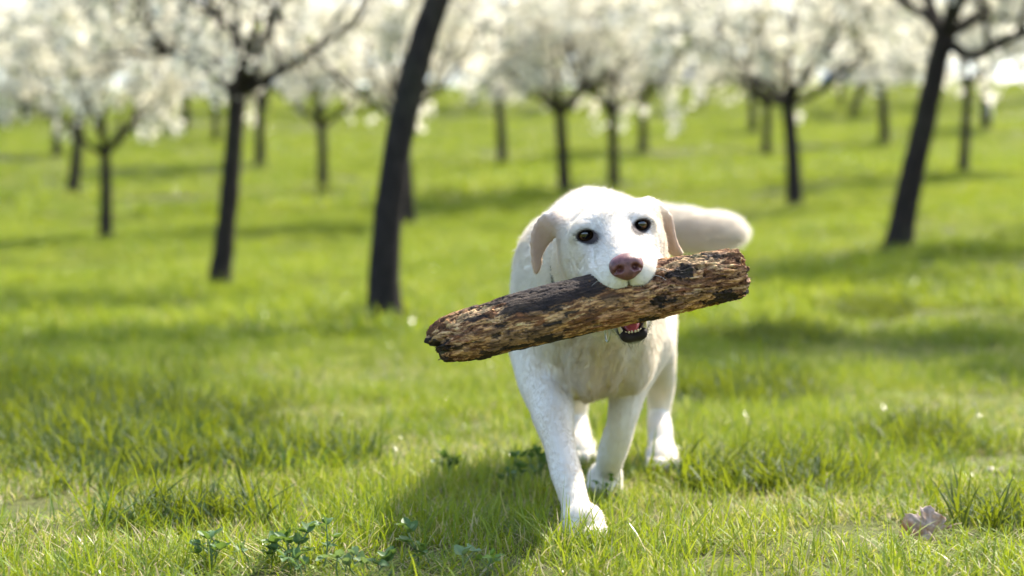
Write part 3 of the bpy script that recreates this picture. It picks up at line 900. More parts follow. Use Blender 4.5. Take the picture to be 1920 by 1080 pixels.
def build_log():
    nt, na = 560, 230
    t = np.linspace(0, 1, nt)
    # crowd rings at both ends
    t = np.where(t < 0.08, 0.04 * (t / 0.08), np.where(t > 0.94, 0.975 + 0.025 * (t - 0.94) / 0.06, 0.04 + 0.935 * (t - 0.08) / 0.86))
    a = np.arange(na) / na * 2 * np.pi
    T, A = np.meshgrid(t, a, indexing='ij')
    R = log_radius(T)
    X = T * LOG_LEN
    ca, sa = np.cos(A), np.sin(A)
    q = np.stack([X.ravel(), (R * ca).ravel(), (R * sa).ravel()], 1)
    low = fbm(q * np.array([14, 30, 30]), 3, 3).reshape(T.shape)
    # long fibres running along the log, broken across
    warp = np.stack([fbm(q * 30, 2, 60), fbm(q * 30, 2, 61), fbm(q * 30, 2, 62)], 1) * 0.006
    qq = q + warp
    fib = fbm(qq * np.array([28, 210, 210]), 4, 8, 0.6).reshape(T.shape)
    fib2 = fbm(qq * np.array([70, 480, 480]), 3, 15, 0.6).reshape(T.shape)
    pit = fbm(qq * np.array([120, 230, 230]), 3, 23).reshape(T.shape)
    plate = fbm(qq * np.array([26, 75, 75]), 3, 33).reshape(T.shape)
    plate_h = sstep(-0.02, 0.06, plate)                                  # remaining bark plates stand proud
    rotten = sstep(0.62, 0.8, T) + 0.7 * sstep(0.14, 0.04, T)            # crumbly ends
    crack = np.exp(-(fib / 0.05) ** 2) * sstep(-0.1, 0.25, fbm(q * np.array([12, 50, 50]), 2, 71).reshape(T.shape))
    hole = sstep(0.26, 0.44, pit)
    ridge = 1 - np.abs(fib) * 3.2; ridge2 = 1 - np.abs(fib2) * 3
    d = 0.0034 * low + 0.0010 * fib - 0.0010 * np.clip(ridge, 0, 1) ** 2 - 0.0008 * np.clip(ridge2, 0, 1) ** 2 + 0.0017 * plate_h - 0.0022 * crack - hole * (0.0016 + 0.0030 * rotten) \
        + rotten * 0.0022 * pit + 0.0018 * rotten * fib2
    d = d * (1 - 0.50 * sstep(0.18, 0.28, T) * sstep(0.70, 0.6, T))
    Rf = np.maximum(R + d, 0.002)
    endn = fbm(np.stack([np.zeros(T.size), (ca * 4).ravel(), (sa * 4).ravel()], 1), 3, 90).reshape(T.shape)
    X2 = X + endn * 0.014 * (sstep(0.10, 0.0, T)) + endn * 0.010 * sstep(0.93, 1.0, T) + 0.006 * rotten * pit * (sstep(0.05, 0, T) + sstep(0.97, 1, T))
    X2 = X2 - 0.016 * sstep(0.3, -1, sa) * 0 + sstep(0.1, 0.0, T) * (-0.006 * sa)
    V = np.stack([X2, Rf * ca, Rf * sa * 1.0 + log_axis_off(T)], -1).reshape(-1, 3)
    i = np.arange(nt - 1)[:, None] * na; j = np.arange(na)[None]; j2 = (j + 1) % na
    Q = np.stack([i + j, i + j2, i + na + j2, i + na + j], -1).reshape(-1, 4)
    V = np.vstack([V, V[:na].mean(0), V[(nt - 1) * na:nt * na].mean(0)])
    c0, c1 = len(V) - 2, len(V) - 1
    k = np.arange(na)
    Tt = np.vstack([np.stack([np.full(na, c0), (k + 1) % na, k], 1), np.stack([np.full(na, c1), (nt - 1) * na + k, (nt - 1) * na + (k + 1) % na], 1)])
    me = make_mesh('log', V, Q, Tt)
    # layers of the dead wood: weathered bark plates, bare tan wood, charred skin, reddish rot
    n1 = fbm(qq * np.array([22, 60, 60]), 4, 41).reshape(T.shape)
    n2 = fbm(qq * np.array([18, 40, 40]), 3, 52).reshape(T.shape)
    n3 = fbm(qq * np.array([45, 260, 260]), 4, 58, 0.65).reshape(T.shape)
    tan = np.array([0.52, 0.28, 0.115]); brown = np.array([0.20, 0.088, 0.036]); pale = np.array([0.64, 0.41, 0.20])
    char_dark = np.array([0.016, 0.013, 0.013]); red = np.array([0.34, 0.12, 0.055]); grey = np.array([0.12, 0.078, 0.05])
    def lay(c, col, w): return c * (1 - w[..., None]) + col * w[..., None]
    c = np.broadcast_to(brown, T.shape + (3,)).copy()
    c = lay(c, tan, sstep(-0.10, 0.10, n3 + 0.5 * n1) * 0.95)
    c = lay(c, pale, sstep(0.06, 0.20, n3 * 0.55 + n2 * 0.75 - 0.1 * plate_h) * 0.9)
    c = lay(c, red, sstep(0.08, 0.3, n2 + 0.15 * fib) * sstep(0.75, 0.3, np.abs(T - 0.42)) * sstep(-0.5, 0.3, -sa + 0.2) * 0.55)
    c = lay(c, red * 0.9, np.exp(-((T - 0.74) / 0.06) ** 2) * sstep(0.1, 0.8, sa) * sstep(-0.2, 0.3, n1) * 0.8)
    c = lay(c, grey, plate_h * sstep(-0.05, 0.25, n1) * 0.6)
    up = sa + 0.35 * n2
    cm = np.exp(-((T - 0.40) / 0.24) ** 2) * sstep(0.05, 0.55, up) + 0.55 * sstep(0.1, 0.35, n1 + 0.1 * pit) * sstep(-0.2, 0.2, n2)
    cm += 0.5 * sstep(0.5, 0.9, -sa) * sstep(-0.1, 0.3, n1)
    c = lay(c, char_dark, np.clip(sstep(0.40, 0.54, cm + 0.5 * n3 + 0.3 * n1), 0, 1) * 0.93)
    moss = sstep(0.25, 0.5, fbm(q * 55, 3, 81).reshape(T.shape)) * (sstep(0.75, 0.95, T) * sstep(0, 0.8, sa) + sstep(0.25, 0.05, T) * sstep(0, 0.9, -sa))
    c = lay(c, np.array([0.10, 0.11, 0.03]), moss * 0.7)
    c = lay(c, char_dark * 1.5, hole * 0.6)  # darker tone where the pits sink in
    c *= (1 + 0.7 * fib2 + 0.4 * n3)[..., None]
    c = lay(c, char_dark * 1.4, np.clip(ridge, 0, 1) ** 3 * 0.55)  # darker tone along the sunken fibre grooves
    rgb = np.clip(c.reshape(-1, 3), 0.006, 0.7); rgb = np.vstack([rgb, rgb[0], rgb[-1]])
    color_attr(me, 'wood', rgb)
    m = Mat('weathered_wood')
    cc = m.coord('Object', (1, 6, 6))
    n = m.tex(180, 4, 0.65, cc); f = m.tex(900, 2, 0.6, m.coord('Object', (1, 3, 3)))
    col = m.mix(0.6, m.attr('wood'), m.ramp(n, [(0.3, 0.35), (0.7, 1.6)]), 'MULTIPLY')
    hgt = m.math('ADD', n, m.math('MULTIPLY', f, 0.4))
    mat = m.done(m.bsdf(col, m.ramp(n, [(0.3, 0.55), (0.8, 0.9)]), 0.2, m.bump(hgt, 0.7, 0.0016)))
    root = empty('log', LOG_L, 'thick weathered log with charred patches carried in the dog\'s mouth', 'log')
    bpy.context.view_layer.update()
    o = obj('dead_wood', me, mat, root)
    o.matrix_parent_inverse = Matrix.Translation(Vector(LOG_L)).inverted(); o.matrix_basis = LOG_M
    # loose splinters and bark flakes standing off the ends and edges
    r = np.random.default_rng(8)
    acc = Acc(); cols = []
    for k in range(90):
        tt = r.choice([r.uniform(0.005, 0.1), r.uniform(0.92, 0.995), r.uniform(0, 1)], p=[0.35, 0.4, 0.25])
        aa = r.random() * 6.283
        R0 = float(log_radius(tt)) - 0.001
        b = np.array([tt * LOG_LEN, R0 * math.cos(aa), R0 * math.sin(aa) + float(log_axis_off(tt))])
        out = np.array([0, math.cos(aa), math.sin(aa)]); ax = np.array([1.0, 0, 0]) * r.choice([-1, 1])
        L = r.uniform(0.003, 0.010); w = r.uniform(0.0006, 0.0022)
        d = ax * r.uniform(0.5, 1) + out * r.uniform(0.15, 0.6) + r.normal(0, 0.15, 3)
        s = np.cross(d, out); s /= np.linalg.norm(s)
        acc.add([b - s * w, b + s * w, b + d * L + s * w * 0.4, b + d * L - s * w * 0.4,
                 b - s * w - out * w, b + s * w - out * w, b + d * L + s * w * 0.4 - out * w * 0.4, b + d * L - s * w * 0.4 - out * w * 0.4],
                [[0, 1, 2, 3], [7, 6, 5, 4], [0, 4, 5, 1], [1, 5, 6, 2], [2, 6, 7, 3], [3, 7, 4, 0]])
        cols.append(np.tile(tan * r.uniform(0.2, 0.9), (8, 1)))
    ms = acc.mesh('splinters', False); color_attr(ms, 'wood', np.vstack(cols))
    o = obj('splinters', ms, mat, root, kind='stuff')
    o.matrix_parent_inverse = Matrix.Translation(Vector(LOG_L)).inverted(); o.matrix_basis = LOG_M

build_log()

# ------------------------------------------------------------------ the dog: one surface sculpted from blended volumes
E_MID = P(1150, 431, 2.37)
_roll, _yaw, _pit = math.radians(10.8), math.radians(3.0), math.radians(9.0)
_fw = np.array([math.sin(_yaw) * math.cos(_pit), -math.cos(_yaw) * math.cos(_pit), -math.sin(_pit)])   # towards the camera, nose a little down
_rt = np.cross(_fw, np.array([0, 0, 1.0])); _rt = -_rt / np.linalg.norm(_rt)        # image right
_up = np.cross(_fw, _rt); _up = _up if _up[2] > 0 else -_up
HX = _rt * math.cos(_roll) + _up * math.sin(_roll)
HZ = -_rt * math.sin(_roll) + _up * math.cos(_roll)
HY = _fw
HR = np.stack([HX, HY, HZ], 1)                   # columns: head right, forward, up
def H(x, y, z): return E_MID + HR @ np.array([x, y, z])

class Field:
    def __init__(s, xs, ys, zs):
        s.ax = [np.asarray(a, np.float32) for a in (xs, ys, zs)]
        s.f = np.full([len(a) for a in s.ax], 1.0, np.float32)
        s.prims = []
    def block(s, lo, hi, m):
        sl = []
        for k in range(3):
            a = max(0, np.searchsorted(s.ax[k], lo[k] - m) - 1); b = min(len(s.ax[k]), np.searchsorted(s.ax[k], hi[k] + m) + 1)
            sl.append(slice(a, b))
        g = np.stack(np.meshgrid(*[s.ax[k][sl[k]] for k in range(3)], indexing='ij'), -1)
        return tuple(sl), g
    def apply(s, fn, lo, hi, k, mode, tag=None, flow=None):
        sl, g = s.block(lo, hi, k * 1.5 + 0.02)
        if g.size == 0: return
        d = fn(g.reshape(-1, 3)).reshape(g.shape[:3]).astype(np.float32)
        a = s.f[sl]
        if mode == 'add':
            h = np.maximum(k - np.abs(a - d), 0) / k; s.f[sl] = np.minimum(a, d) - h * h * k * 0.25
            s.prims.append((fn, lo, hi, tag, flow))
        else:
            d = -d
            h = np.maximum(k - np.abs(a - d), 0) / k; s.f[sl] = np.maximum(a, d) + h * h * k * 0.25
    def cone(s, a, b, ra, rb, k=0.02, tag='body', flow=None, mode='add'):
        a = np.asarray(a, np.float32); b = np.asarray(b, np.float32); ab = b - a; L = float(ab.dot(ab)) + 1e-9
        def fn(p):
            t = np.clip((p - a) @ ab / L, 0, 1)
            return np.linalg.norm(p - a - t[:, None] * ab, axis=1) - (ra + (rb - ra) * t)
        r = max(ra, rb)
        s.apply(fn, np.minimum(a, b) - r, np.maximum(a, b) + r, k, mode, tag, (b - a) if flow is None else flow)
    def chain(s, pts, rad, k=0.02, tag='body', flow=None):
        # one volume with smoothly varying radius, so joints do not swell
        n = 8 * (len(pts) - 1) + 1
        pp = resample(pts, n).astype(np.float32); rr = np.interp(np.linspace(0, 1, n), np.linspace(0, 1, len(rad)), rad)
        rr = np.convolve(np.pad(rr, 2, mode='edge'), np.ones(5) / 5, 'valid')
        def fn(p):
            best = np.full(len(p), 9.0, np.float32)
            for i in range(n - 1):
                a = pp[i]; ab = pp[i + 1] - a; L = float(ab.dot(ab)) + 1e-12
                t = np.clip((p - a) @ ab / L, 0, 1)
                best = np.minimum(best, np.linalg.norm(p - a - t[:, None] * ab, axis=1) - (rr[i] + (rr[i + 1] - rr[i]) * t))
            return best
        R = max(rad)
        s.apply(fn, pp.min(0) - R, pp.max(0) + R, k, 'add', tag, None)
        s.prims.pop()
        for i in range(len(pts) - 1):
            a = np.asarray(pts[i], np.float32); b = np.asarray(pts[i + 1], np.float32); ab = b - a
            def fc(p, a=a, ab=ab, ra=rad[i], rb=rad[i + 1]):
                t = np.clip((p - a) @ ab / (float(ab.dot(ab)) + 1e-9), 0, 1)
                return np.linalg.norm(p - a - t[:, None] * ab, axis=1) - (ra + (rb - ra) * t)
            r = max(rad[i], rad[i + 1])
            s.prims.append((fc, np.minimum(a, b) - r, np.maximum(a, b) + r, tag, b - a))
    def ell(s, c, r, rot=None, k=0.03, tag='body', flow=(0, 1, 0), mode='add'):
        c = np.asarray(c, np.float32); r = np.asarray(r, np.float32)
        M = np.eye(3, dtype=np.float32) if rot is None else np.asarray(rot, np.float32)
        def fn(p):
            q = (p - c) @ M
            k0 = np.linalg.norm(q / r, axis=1); k1 = np.linalg.norm(q / (r * r), axis=1) + 1e-9
            return np.where(k0 < 1e-6, -r.min(), k0 * (k0 - 1) / k1)
        ext = np.sqrt(((M * r) ** 2).sum(1))
        s.apply(fn, c - ext, c + ext, k, mode, tag, np.asarray(flow, float))
    def tri(s, a, b, c, th, k=0.006, tag='ear', flow=None):
        a, b, c = [np.asarray(v, np.float32) for v in (a, b, c)]
        ba, cb, ac = b - a, c - b, a - c; nor = np.cross(ba, ac)
        def fn(p):
            pa, pb, pc = p - a, p - b, p - c
            sg = np.sign(pa @ np.cross(ba, nor)) + np.sign(pb @ np.cross(cb, nor)) + np.sign(pc @ np.cross(ac, nor))
            def seg(e, q): return ((e * np.clip(q @ e / e.dot(e), 0, 1)[:, None] - q) ** 2).sum(1)
            de = np.minimum(np.minimum(seg(ba, pa), seg(cb, pb)), seg(ac, pc))
            dp = (pa @ nor) ** 2 / (nor.dot(nor) + 1e-12)
            return np.sqrt(np.where(sg < 2, de, dp)) - th
        P3 = np.stack([a, b, c])
        s.apply(fn, P3.min(0) - th, P3.max(0) + th, k, 'add', tag, flow)
    def mesh(s):
        f = s.f; n = f.shape
        ins = f < 0
        cs = [ins[dx:n[0] - 1 + dx, dy:n[1] - 1 + dy, dz:n[2] - 1 + dz] for dx in (0, 1) for dy in (0, 1) for dz in (0, 1)]
        tot = sum(c.astype(np.uint8) for c in cs)
        act = (tot > 0) & (tot < 8)
        I = np.argwhere(act)
        idm = np.full(act.shape, -1, np.int32); idm[act] = np.arange(len(I))
        cor = [(dx, dy, dz) for dx in (0, 1) for dy in (0, 1) for dz in (0, 1)]
        val = np.stack([f[I[:, 0] + d[0], I[:, 1] + d[1], I[:, 2] + d[2]] for d in cor], 1)
        pos = np.stack([np.stack([s.ax[k][I[:, k] + d[k]] for k in range(3)], 1) for d in cor], 1)
        sm = np.zeros((len(I), 3)); ct = np.zeros(len(I))
        for u in range(8):
            for v in range(u + 1, 8):
                if sum(abs(cor[u][k] - cor[v][k]) for k in range(3)) != 1: continue
                cr = (val[:, u] < 0) != (val[:, v] < 0)
                t = val[:, u] / (val[:, u] - val[:, v] + 1e-12)
                q = pos[:, u] + (pos[:, v] - pos[:, u]) * t[:, None]
                sm[cr] += q[cr]; ct[cr] += 1
        V = sm / ct[:, None]
        quads = []
        for ax in range(3):
            b, c = (ax + 1) % 3, (ax + 2) % 3
            lo = [slice(None)] * 3; hi = [slice(None)] * 3
            lo[ax] = slice(0, n[ax] - 1); hi[ax] = slice(1, n[ax])
            A = ins[tuple(lo)]; B = ins[tuple(hi)]
            X = np.argwhere(A != B)
            X = X[(X[:, b] > 0) & (X[:, c] > 0) & (X[:, b] < n[b] - 1) & (X[:, c] < n[c] - 1)]
            def cell(db, dc):
                Y = X.copy(); Y[:, b] -= db; Y[:, c] -= dc
                return idm[Y[:, 0], Y[:, 1], Y[:, 2]]
            q = np.stack([cell(1, 1), cell(0, 1), cell(0, 0), cell(1, 0)], 1)
            fl = ~A[X[:, 0], X[:, 1], X[:, 2]]
            q[fl] = q[fl][:, ::-1]
            quads.append(q)
        Q = np.vstack(quads)
        return V, Q[(Q >= 0).all(1)]
    def weights(s, V, kk=0.012):
        """blend flow direction and tag weights of the volumes at surface points"""
        V = V.astype(np.float32)
        fl = np.zeros((len(V), 3)); tags = {}; tw = np.zeros(len(V))
        for fn, lo, hi, tag, flow in s.prims:
            m = ((V > lo - 0.05) & (V < hi + 0.05)).all(1)
            if not m.any(): continue
            w = np.exp(-np.clip(fn(V[m]), -0.02, 1) / kk)
            if flow is not None:
                u = np.asarray(flow, float); u = u / (np.linalg.norm(u) + 1e-9)
                fl[m] += w[:, None] * u
            tags.setdefault(tag, np.zeros(len(V)))[m] += w; tw[m] += w
        for t in tags: tags[t] /= tw + 1e-12
        return fl / (np.linalg.norm(fl, axis=1)[:, None] + 1e-9), tags

def axis(spans):
    """non-uniform axis from (start, end, step) spans"""
    return np.concatenate([np.arange(a, b - st * 0.5, st) for a, b, st in spans])

EYES = [np.array([-0.0365, -0.0015, 0.0]), np.array([0.0365, -0.0015, 0.0])]
EYE_R = 0.0128

def vnormals(V, Q):
    n = np.cross(V[Q[:, 2]] - V[Q[:, 0]], V[Q[:, 3]] - V[Q[:, 1]])
    N = np.zeros_like(V)
    for k in range(4): 
        for c in range(3): N[:, c] += np.bincount(Q[:, k], n[:, c], len(V))
    return N / (np.linalg.norm(N, axis=1)[:, None] + 1e-12)

def build_dog():
    xs = axis([(-0.05, 0.012, 0.0045), (0.012, 0.245, 0.0022), (0.245, 0.52, 0.0045)])
    ys = axis([(2.235, 2.49, 0.0022), (2.49, 3.62, 0.0055)])
    zs = axis([(-0.03, 0.26, 0.0045), (0.26, 0.50, 0.0022), (0.50, 0.57, 0.0045)])
    S = Field(xs, ys, zs)
    back = (0.1, 1.0, -0.12)
    # trunk
    S.ell(P(1106, 560, 2.87), (0.100, 0.15, 0.135), k=0.04, flow=back)
    S.ell(P(1018, 552, 2.85), (0.038, 0.085, 0.105), k=0.05, flow=(0, 0.8, -0.6))
    S.ell(P(1192, 595, 2.88), (0.040, 0.085, 0.11), k=0.05, flow=(0, 0.8, -0.6))
    S.ell((0.145, 3.05, 0.350), (0.118, 0.20, 0.145), k=0.045, flow=back)
    S.ell((0.130, 2.95, 0.415), (0.068, 0.13, 0.080), k=0.045, flow=back)
    S.ell((0.165, 3.25, 0.375), (0.100, 0.16, 0.120), k=0.05, flow=back)
    S.ell((0.185, 3.38, 0.385), (0.095, 0.12, 0.118), k=0.05, flow=back)
    # chest
    S.ell(P(1112, 642, 2.78), (0.082, 0.07, 0.085), k=0.045, flow=(0, 0.3, -1))
    S.ell(P(1098, 700, 2.82), (0.036, 0.06, 0.030), k=0.025, flow=(0, 0.3, -1))
    S.ell(P(1125, 640, 2.735), (0.034, 0.03, 0.055), k=0.04, flow=(0, 0.2, -1))
    S.ell(P(1064, 682, 2.775), (0.038, 0.045, 0.050), k=0.016, flow=(-.3, 0.3, -1))
    S.ell(P(1176, 676, 2.80), (0.036, 0.045, 0.050), k=0.016, flow=(.3, 0.3, -1))
    # neck
    neck0 = P(1112, 510, 2.80); neck1 = H(0, -0.085, -0.034)
    S.cone(neck1, neck0, 0.060, 0.102, 0.045, 'neck')
    S.cone(H(0, -0.06, -0.055), P(1118, 600, 2.74), 0.042, 0.070, 0.045, 'neck')
    # fore legs
    fl = [P(1008, 620, 2.85), P(1022, 715, 2.79), P(1033, 755, 2.74), P(1044, 812, 2.66), P(1056, 865, 2.60), P(1075, 928, 2.545), P(1088, 978, 2.52)]
    S.chain(fl, [0.053, 0.041, 0.0350, 0.0250, 0.0218, 0.0182, 0.0205], 0.013, 'leg')
    fr = [P(1203, 640, 2.89), P(1180, 722, 2.86), P(1166, 790, 2.845), P(1150, 846, 2.875), P(1137, 888, 2.94)]
    S.chain(fr, [0.050, 0.031, 0.0210, 0.0228, 0.0185], 0.013, 'leg')
    # hind legs
    hr = [P(1190, 560, 3.32), P(1222, 650, 3.22), P(1236, 720, 3.33), P(1235, 772, 3.385), P(1238, 815, 3.31), P(1241, 852, 3.29)]
    S.chain(hr, [0.075, 0.042, 0.026, 0.0205, 0.0225, 0.0230], 0.03, 'leg')
    hl = [P(1130, 560, 3.36), P(1100, 650, 3.28), P(1080, 720, 3.39), P(1079, 775, 3.45), P(1086, 820, 3.40), P(1088, 845, 3.38)]
    S.chain(hl, [0.085, 0.056, 0.03, 0.0205, 0.0215, 0.0225], 0.03, 'leg')
    # paws with four toes each
    def paw(c, fwd, sc=1.0, lift=0.0):
        c = np.asarray(c, float); fwd = np.asarray(fwd, float); fwd /= np.linalg.norm(fwd)
        sd = np.array([-fwd[1], fwd[0], 0])
        R = np.stack([sd, fwd, np.array([0, 0, 1.0])], 1)
        S.ell(c + [0, 0, 0.024 * sc], (0.026 * sc, 0.031 * sc, 0.021 * sc), R, 0.015, 'paw', fwd)
        for o, f in ((-0.0205, 0.020), (-0.0075, 0.031), (0.0075, 0.031), (0.0205, 0.020)):
            S.ell(c + sd * o * sc + fwd * f * sc + [0, 0, 0.014 * sc], (0.0102 * sc, 0.018 * sc, 0.0140 * sc), R, 0.0035, 'paw', fwd)
    gz = lambda p: np.array([p[0], p[1], float(ground(np.array([p[0]]), np.array([p[1]]))[0]) + 0.004])
    PAWS = [(gz(P(1098, 1000, 2.50)), (0.12, -1, 0), 0.95), (gz(P(1133, 905, 2.955)), (-0.1, -1, 0), 1.0),
            (gz(P(1241, 868, 3.265)), (0.05, -1, 0), 1.05), (gz(P(1089, 860, 3.36)), (0, -1, 0), 1.02)]
    for c, f, sc in PAWS: paw(c, f, sc)
    S.cone(fl[-1], PAWS[0][0] + [0, 0.0, 0.028], 0.0205, 0.023, 0.015, 'leg')
    S.cone(fr[-1], PAWS[1][0] + [0, 0.005, 0.03], 0.0215, 0.023, 0.015, 'leg')
    S.cone(hr[-1], PAWS[2][0] + [0, 0.01, 0.03], 0.0225, 0.024, 0.015, 'leg')
    S.cone(hl[-1], PAWS[3][0] + [0, 0.01, 0.03], 0.0225, 0.024, 0.015, 'leg')
    # tail swung out to the dog's left
    tl = [P(1180, 420, 3.46), P(1232, 424, 3.50), P(1285, 431, 3.50), P(1330, 435, 3.47), P(1358, 436, 3.45), P(1374, 437, 3.44)]
    S.chain(tl, [0.034, 0.029, 0.0285, 0.0275, 0.022, 0.012], 0.03, 'tail')

    # head --------------------------------------------------------
    hb = HR @ np.array([0, -1.0, 0.15])
    def he(c, r, k=0.014, flow=None, tag='head', mode='add', rot=None):
        R = HR if rot is None else HR @ rot
        S.ell(H(*c), r, R, k, tag, hb if flow is None else HR @ np.asarray(flow, float), mode)
    he((0, -0.070, -0.018), (0.056, 0.078, 0.045), 0.028)
    he((0, -0.030, -0.006), (0.042, 0.040, 0.032), 0.026)
    for sx in (-1, 1):
        he((sx * 0.031, -0.014, 0.0125), (0.0185, 0.018, 0.0105), 0.014, (sx * .4, -1, .3))        # brow
        he((sx * 0.043, -0.042, -0.018), (0.019, 0.042, 0.027), 0.022, (sx * .3, -1, -.2))       # cheekbone
        he((sx * 0.040, -0.066, -0.044), (0.024, 0.042, 0.036), 0.026, (sx * .2, -.8, -.5))       # jowl muscle
        he((sx * 0.028, 0.012, -0.027), (0.019, 0.034, 0.018), 0.016, (sx * .3, -1, -.1))         # under the eye
        he((sx * 0.0255, 0.048, -0.046), (0.0205, 0.042, 0.0235), 0.016, (sx * .5, -.9, -.3))    # upper lip
        he((sx * 0.0165, 0.074, -0.0520), (0.0175, 0.023, 0.0185), 0.010, (sx * .6, -.5, -.7), 'muzzle')  # whisker pad
        he((sx * 0.041, 0.008, -0.053), (0.014, 0.032, 0.017), 0.014, (sx * .4, -.9, -.3))       # lip corner pulled back by the log
    S.cone(H(0, -0.004, -0.006), H(0, 0.084, -0.030), 0.027, 0.0185, 0.022, 'head', hb)                      # bridge
    he((0, 0.081, -0.042), (0.019, 0.016, 0.019), 0.012, (0, -.6, .5), 'muzzle')
    # folds of skin behind the mouth corner
    for sx in (-1, 1):
        for q in range(3):
            S.cone(H(sx * (0.050 + 0.004 * q), -0.004 - 0.014 * q, -0.030 - 0.003 * q), H(sx * (0.046 + 0.005 * q), 0.006 - 0.016 * q, -0.064), 0.0035, 0.0048, 0.008, 'head', HR @ np.array([sx * .3, -1, -.3]))
    for sx in (-1, 1):
        for q in range(3):
            S.cone(H(sx * (0.055 + 0.003 * q), 0.004 - 0.015 * q, -0.030 - 0.004 * q), H(sx * (0.058 + 0.003 * q), 0.014 - 0.018 * q, -0.066), 0.0020, 0.0028, 0.007, mode='sub')
    # lower jaw, open round the log
    for sx in (-1, 1):
        S.cone(H(sx * 0.036, -0.060, -0.060), H(sx * 0.021, 0.006, -0.118), 0.021, 0.011, 0.016, 'jaw', HR @ np.array([0, -1, -.2]))
        S.cone(H(sx * 0.021, 0.006, -0.118), H(sx * 0.0105, 0.039, -0.134), 0.0078, 0.0058, 0.007, 'lip', HR @ np.array([0, -1, -.4]))
    S.cone(H(-0.0105, 0.039, -0.134), H(0.0105, 0.039, -0.134), 0.0060, 0.0060, 0.007, 'lip', HR @ np.array([0, -.6, -1]))
    he((0, -0.002, -0.127), (0.021, 0.042, 0.009), 0.012, (0, -1, -.2), 'jaw', rot=np.array([[1, 0, 0], [0, .88, .47], [0, -.47, .88]]))
    he((0, -0.035, -0.085), (0.040, 0.05, 0.030), 0.03, (0, -1, -.4), 'jaw')
    # eyelids
    for e in EYES:
        sx = np.sign(e[0])
        S.chain([H(*(e + [-sx * 0.014, 0.003, 0.004])), H(*(e + [-sx * 0.004, 0.0055, 0.0098])), H(*(e + [sx * 0.007, 0.002, 0.0085])), H(*(e + [sx * 0.016, -0.007, 0.001]))],
                [0.0036, 0.0052, 0.0050, 0.0038], 0.008, 'head', HR @ np.array([sx * .6, -.8, .3]))
        he(e + [0, -0.0085, 0], (0.0172, 0.0145, 0.0152), 0.010, (np.sign(e[0]) * .6, -1, .1))
    for e in EYES:
        sx = np.sign(e[0]); a = sx * math.radians(-9); ca, sa = math.cos(a), math.sin(a)
        rot = np.array([[ca, 0, -sa], [0, 1, 0], [sa, 0, ca]])
        he(e + [0, 0.006, 0.0], (0.0106, 0.017, 0.0070), 0.0024, mode='sub', rot=rot)
        he(e + [-sx * 0.0085, 0.004, -0.0018], (0.0042, 0.012, 0.0026), 0.002, mode='sub', rot=rot)
        he(e + [0, -0.0072, 0], (EYE_R * 0.985,) * 3, 0.001, mode='sub')
    # mouth cut open where the log lies
    S.cone(LOG_L + LOG_CZ * 0.003, LOG_R + LOG_CZ * 0.003, 0.0335, 0.0335, 0.004, mode='sub')
    he((0, 0.018, -0.098), (0.0165, 0.055, 0.024), 0.008, mode='sub', rot=np.array([[1, 0, 0], [0, .88, .47], [0, -.47, .88]]))
    # ears: thin flaps of skin, traced front and back edge
    def flap(rows, th=0.0026):
        A_ = resample([q[0] for q in rows], 11); B_ = resample([q[1] for q in rows], 11)
        rows = list(zip(A_, B_))
        for (a, b), (c, d) in zip(rows[:-1], rows[1:]):
            S.tri(a, b, c, th, 0.0035, 'ear', c - a); S.tri(b, d, c, th, 0.0035, 'ear', d - b)
    D0 = 2.435
    flap([(P(1046, 392, D0 + .01), P(1050, 424, D0 - .005)), (P(1022, 403, D0 - .005), P(1040, 440, D0 + .008)), (P(1004, 424, D0 + .000), P(1025, 458, D0 + .02)),
          (P(997, 455, D0 + .005), P(1013, 478, D0 + .022)), (P(1000, 490, D0 + .012), P(1012, 492, D0 + .02)), (P(1005, 511, D0 + .016), P(1007, 510, D0 + .018))])
    flap([(P(1216, 380, D0 + .0), P(1226, 415, D0 - .01)), (P(1240, 387, D0 + .0), P(1238, 425, D0 + .010)), (P(1256, 406, D0 + .01), P(1247, 445, D0 + .025)),
          (P(1263, 438, D0 + .015), P(1254, 468, D0 + .03)), (P(1270, 462, D0 + .02), P(1264, 476, D0 + .03)), (P(1278, 476, D0 + .026), P(1276, 477, D0 + .028))])
    he((-0.056, -0.075, 0.006), (0.013, 0.024, 0.015), 0.014, (-.8, -.3, -.3), 'earbase')
    he((0.055, -0.070, 0.006), (0.013, 0.026, 0.015), 0.014, (.8, -.3, -.3), 'earbase')
    he((-0.060, -0.055, -0.008), (0.009, 0.010, 0.013), 0.008, (-.6, .2, -.7))      # tuft before the ear hole
    he((0.059, -0.053, -0.006), (0.008, 0.010, 0.013), 0.008, (.6, .2, -.7))

    V, Q = S.mesh()
    flow, tags = S.weights(V)
    e0 = np.concatenate([Q[:, k] for k in range(4)]); e1 = np.concatenate([Q[:, (k + 1) % 4] for k in range(4)])
    deg = np.bincount(e0, minlength=len(V))[:, None] + 1e-9
    sw_ = np.clip(tags.get('ear', np.zeros(len(V))) * 1.4, 0, 1)[:, None] * 0.6 + 0.15
    for it in range(5):
        avg = np.stack([np.bincount(e0, V[e1, c_], len(V)) for c_ in range(3)], 1) / deg
        V = V + (avg - V) * sw_ * (1.0 if it % 2 == 0 else 0.9)
    N = vnormals(V, Q)
    # gentle unevenness of muscle and skin
    body_w = 1 - np.clip(sum(tags.get(t, 0) for t in ('head', 'muzzle', 'ear', 'jaw', 'lip', 'earbase')), 0, 1)
    hq = (V - E_MID) @ HR; ax_ = np.abs(hq[:, 0]); hw_ = np.clip(tags.get('head', 0) + tags.get('muzzle', 0), 0, 1)
    ry, rz = hq[:, 1] - 0.050, hq[:, 2] + 0.085
    rad_ = np.hypot(ry, rz) + 0.0025 * fbm(V * 60, 2, 19)
    disp = np.zeros(len(V))
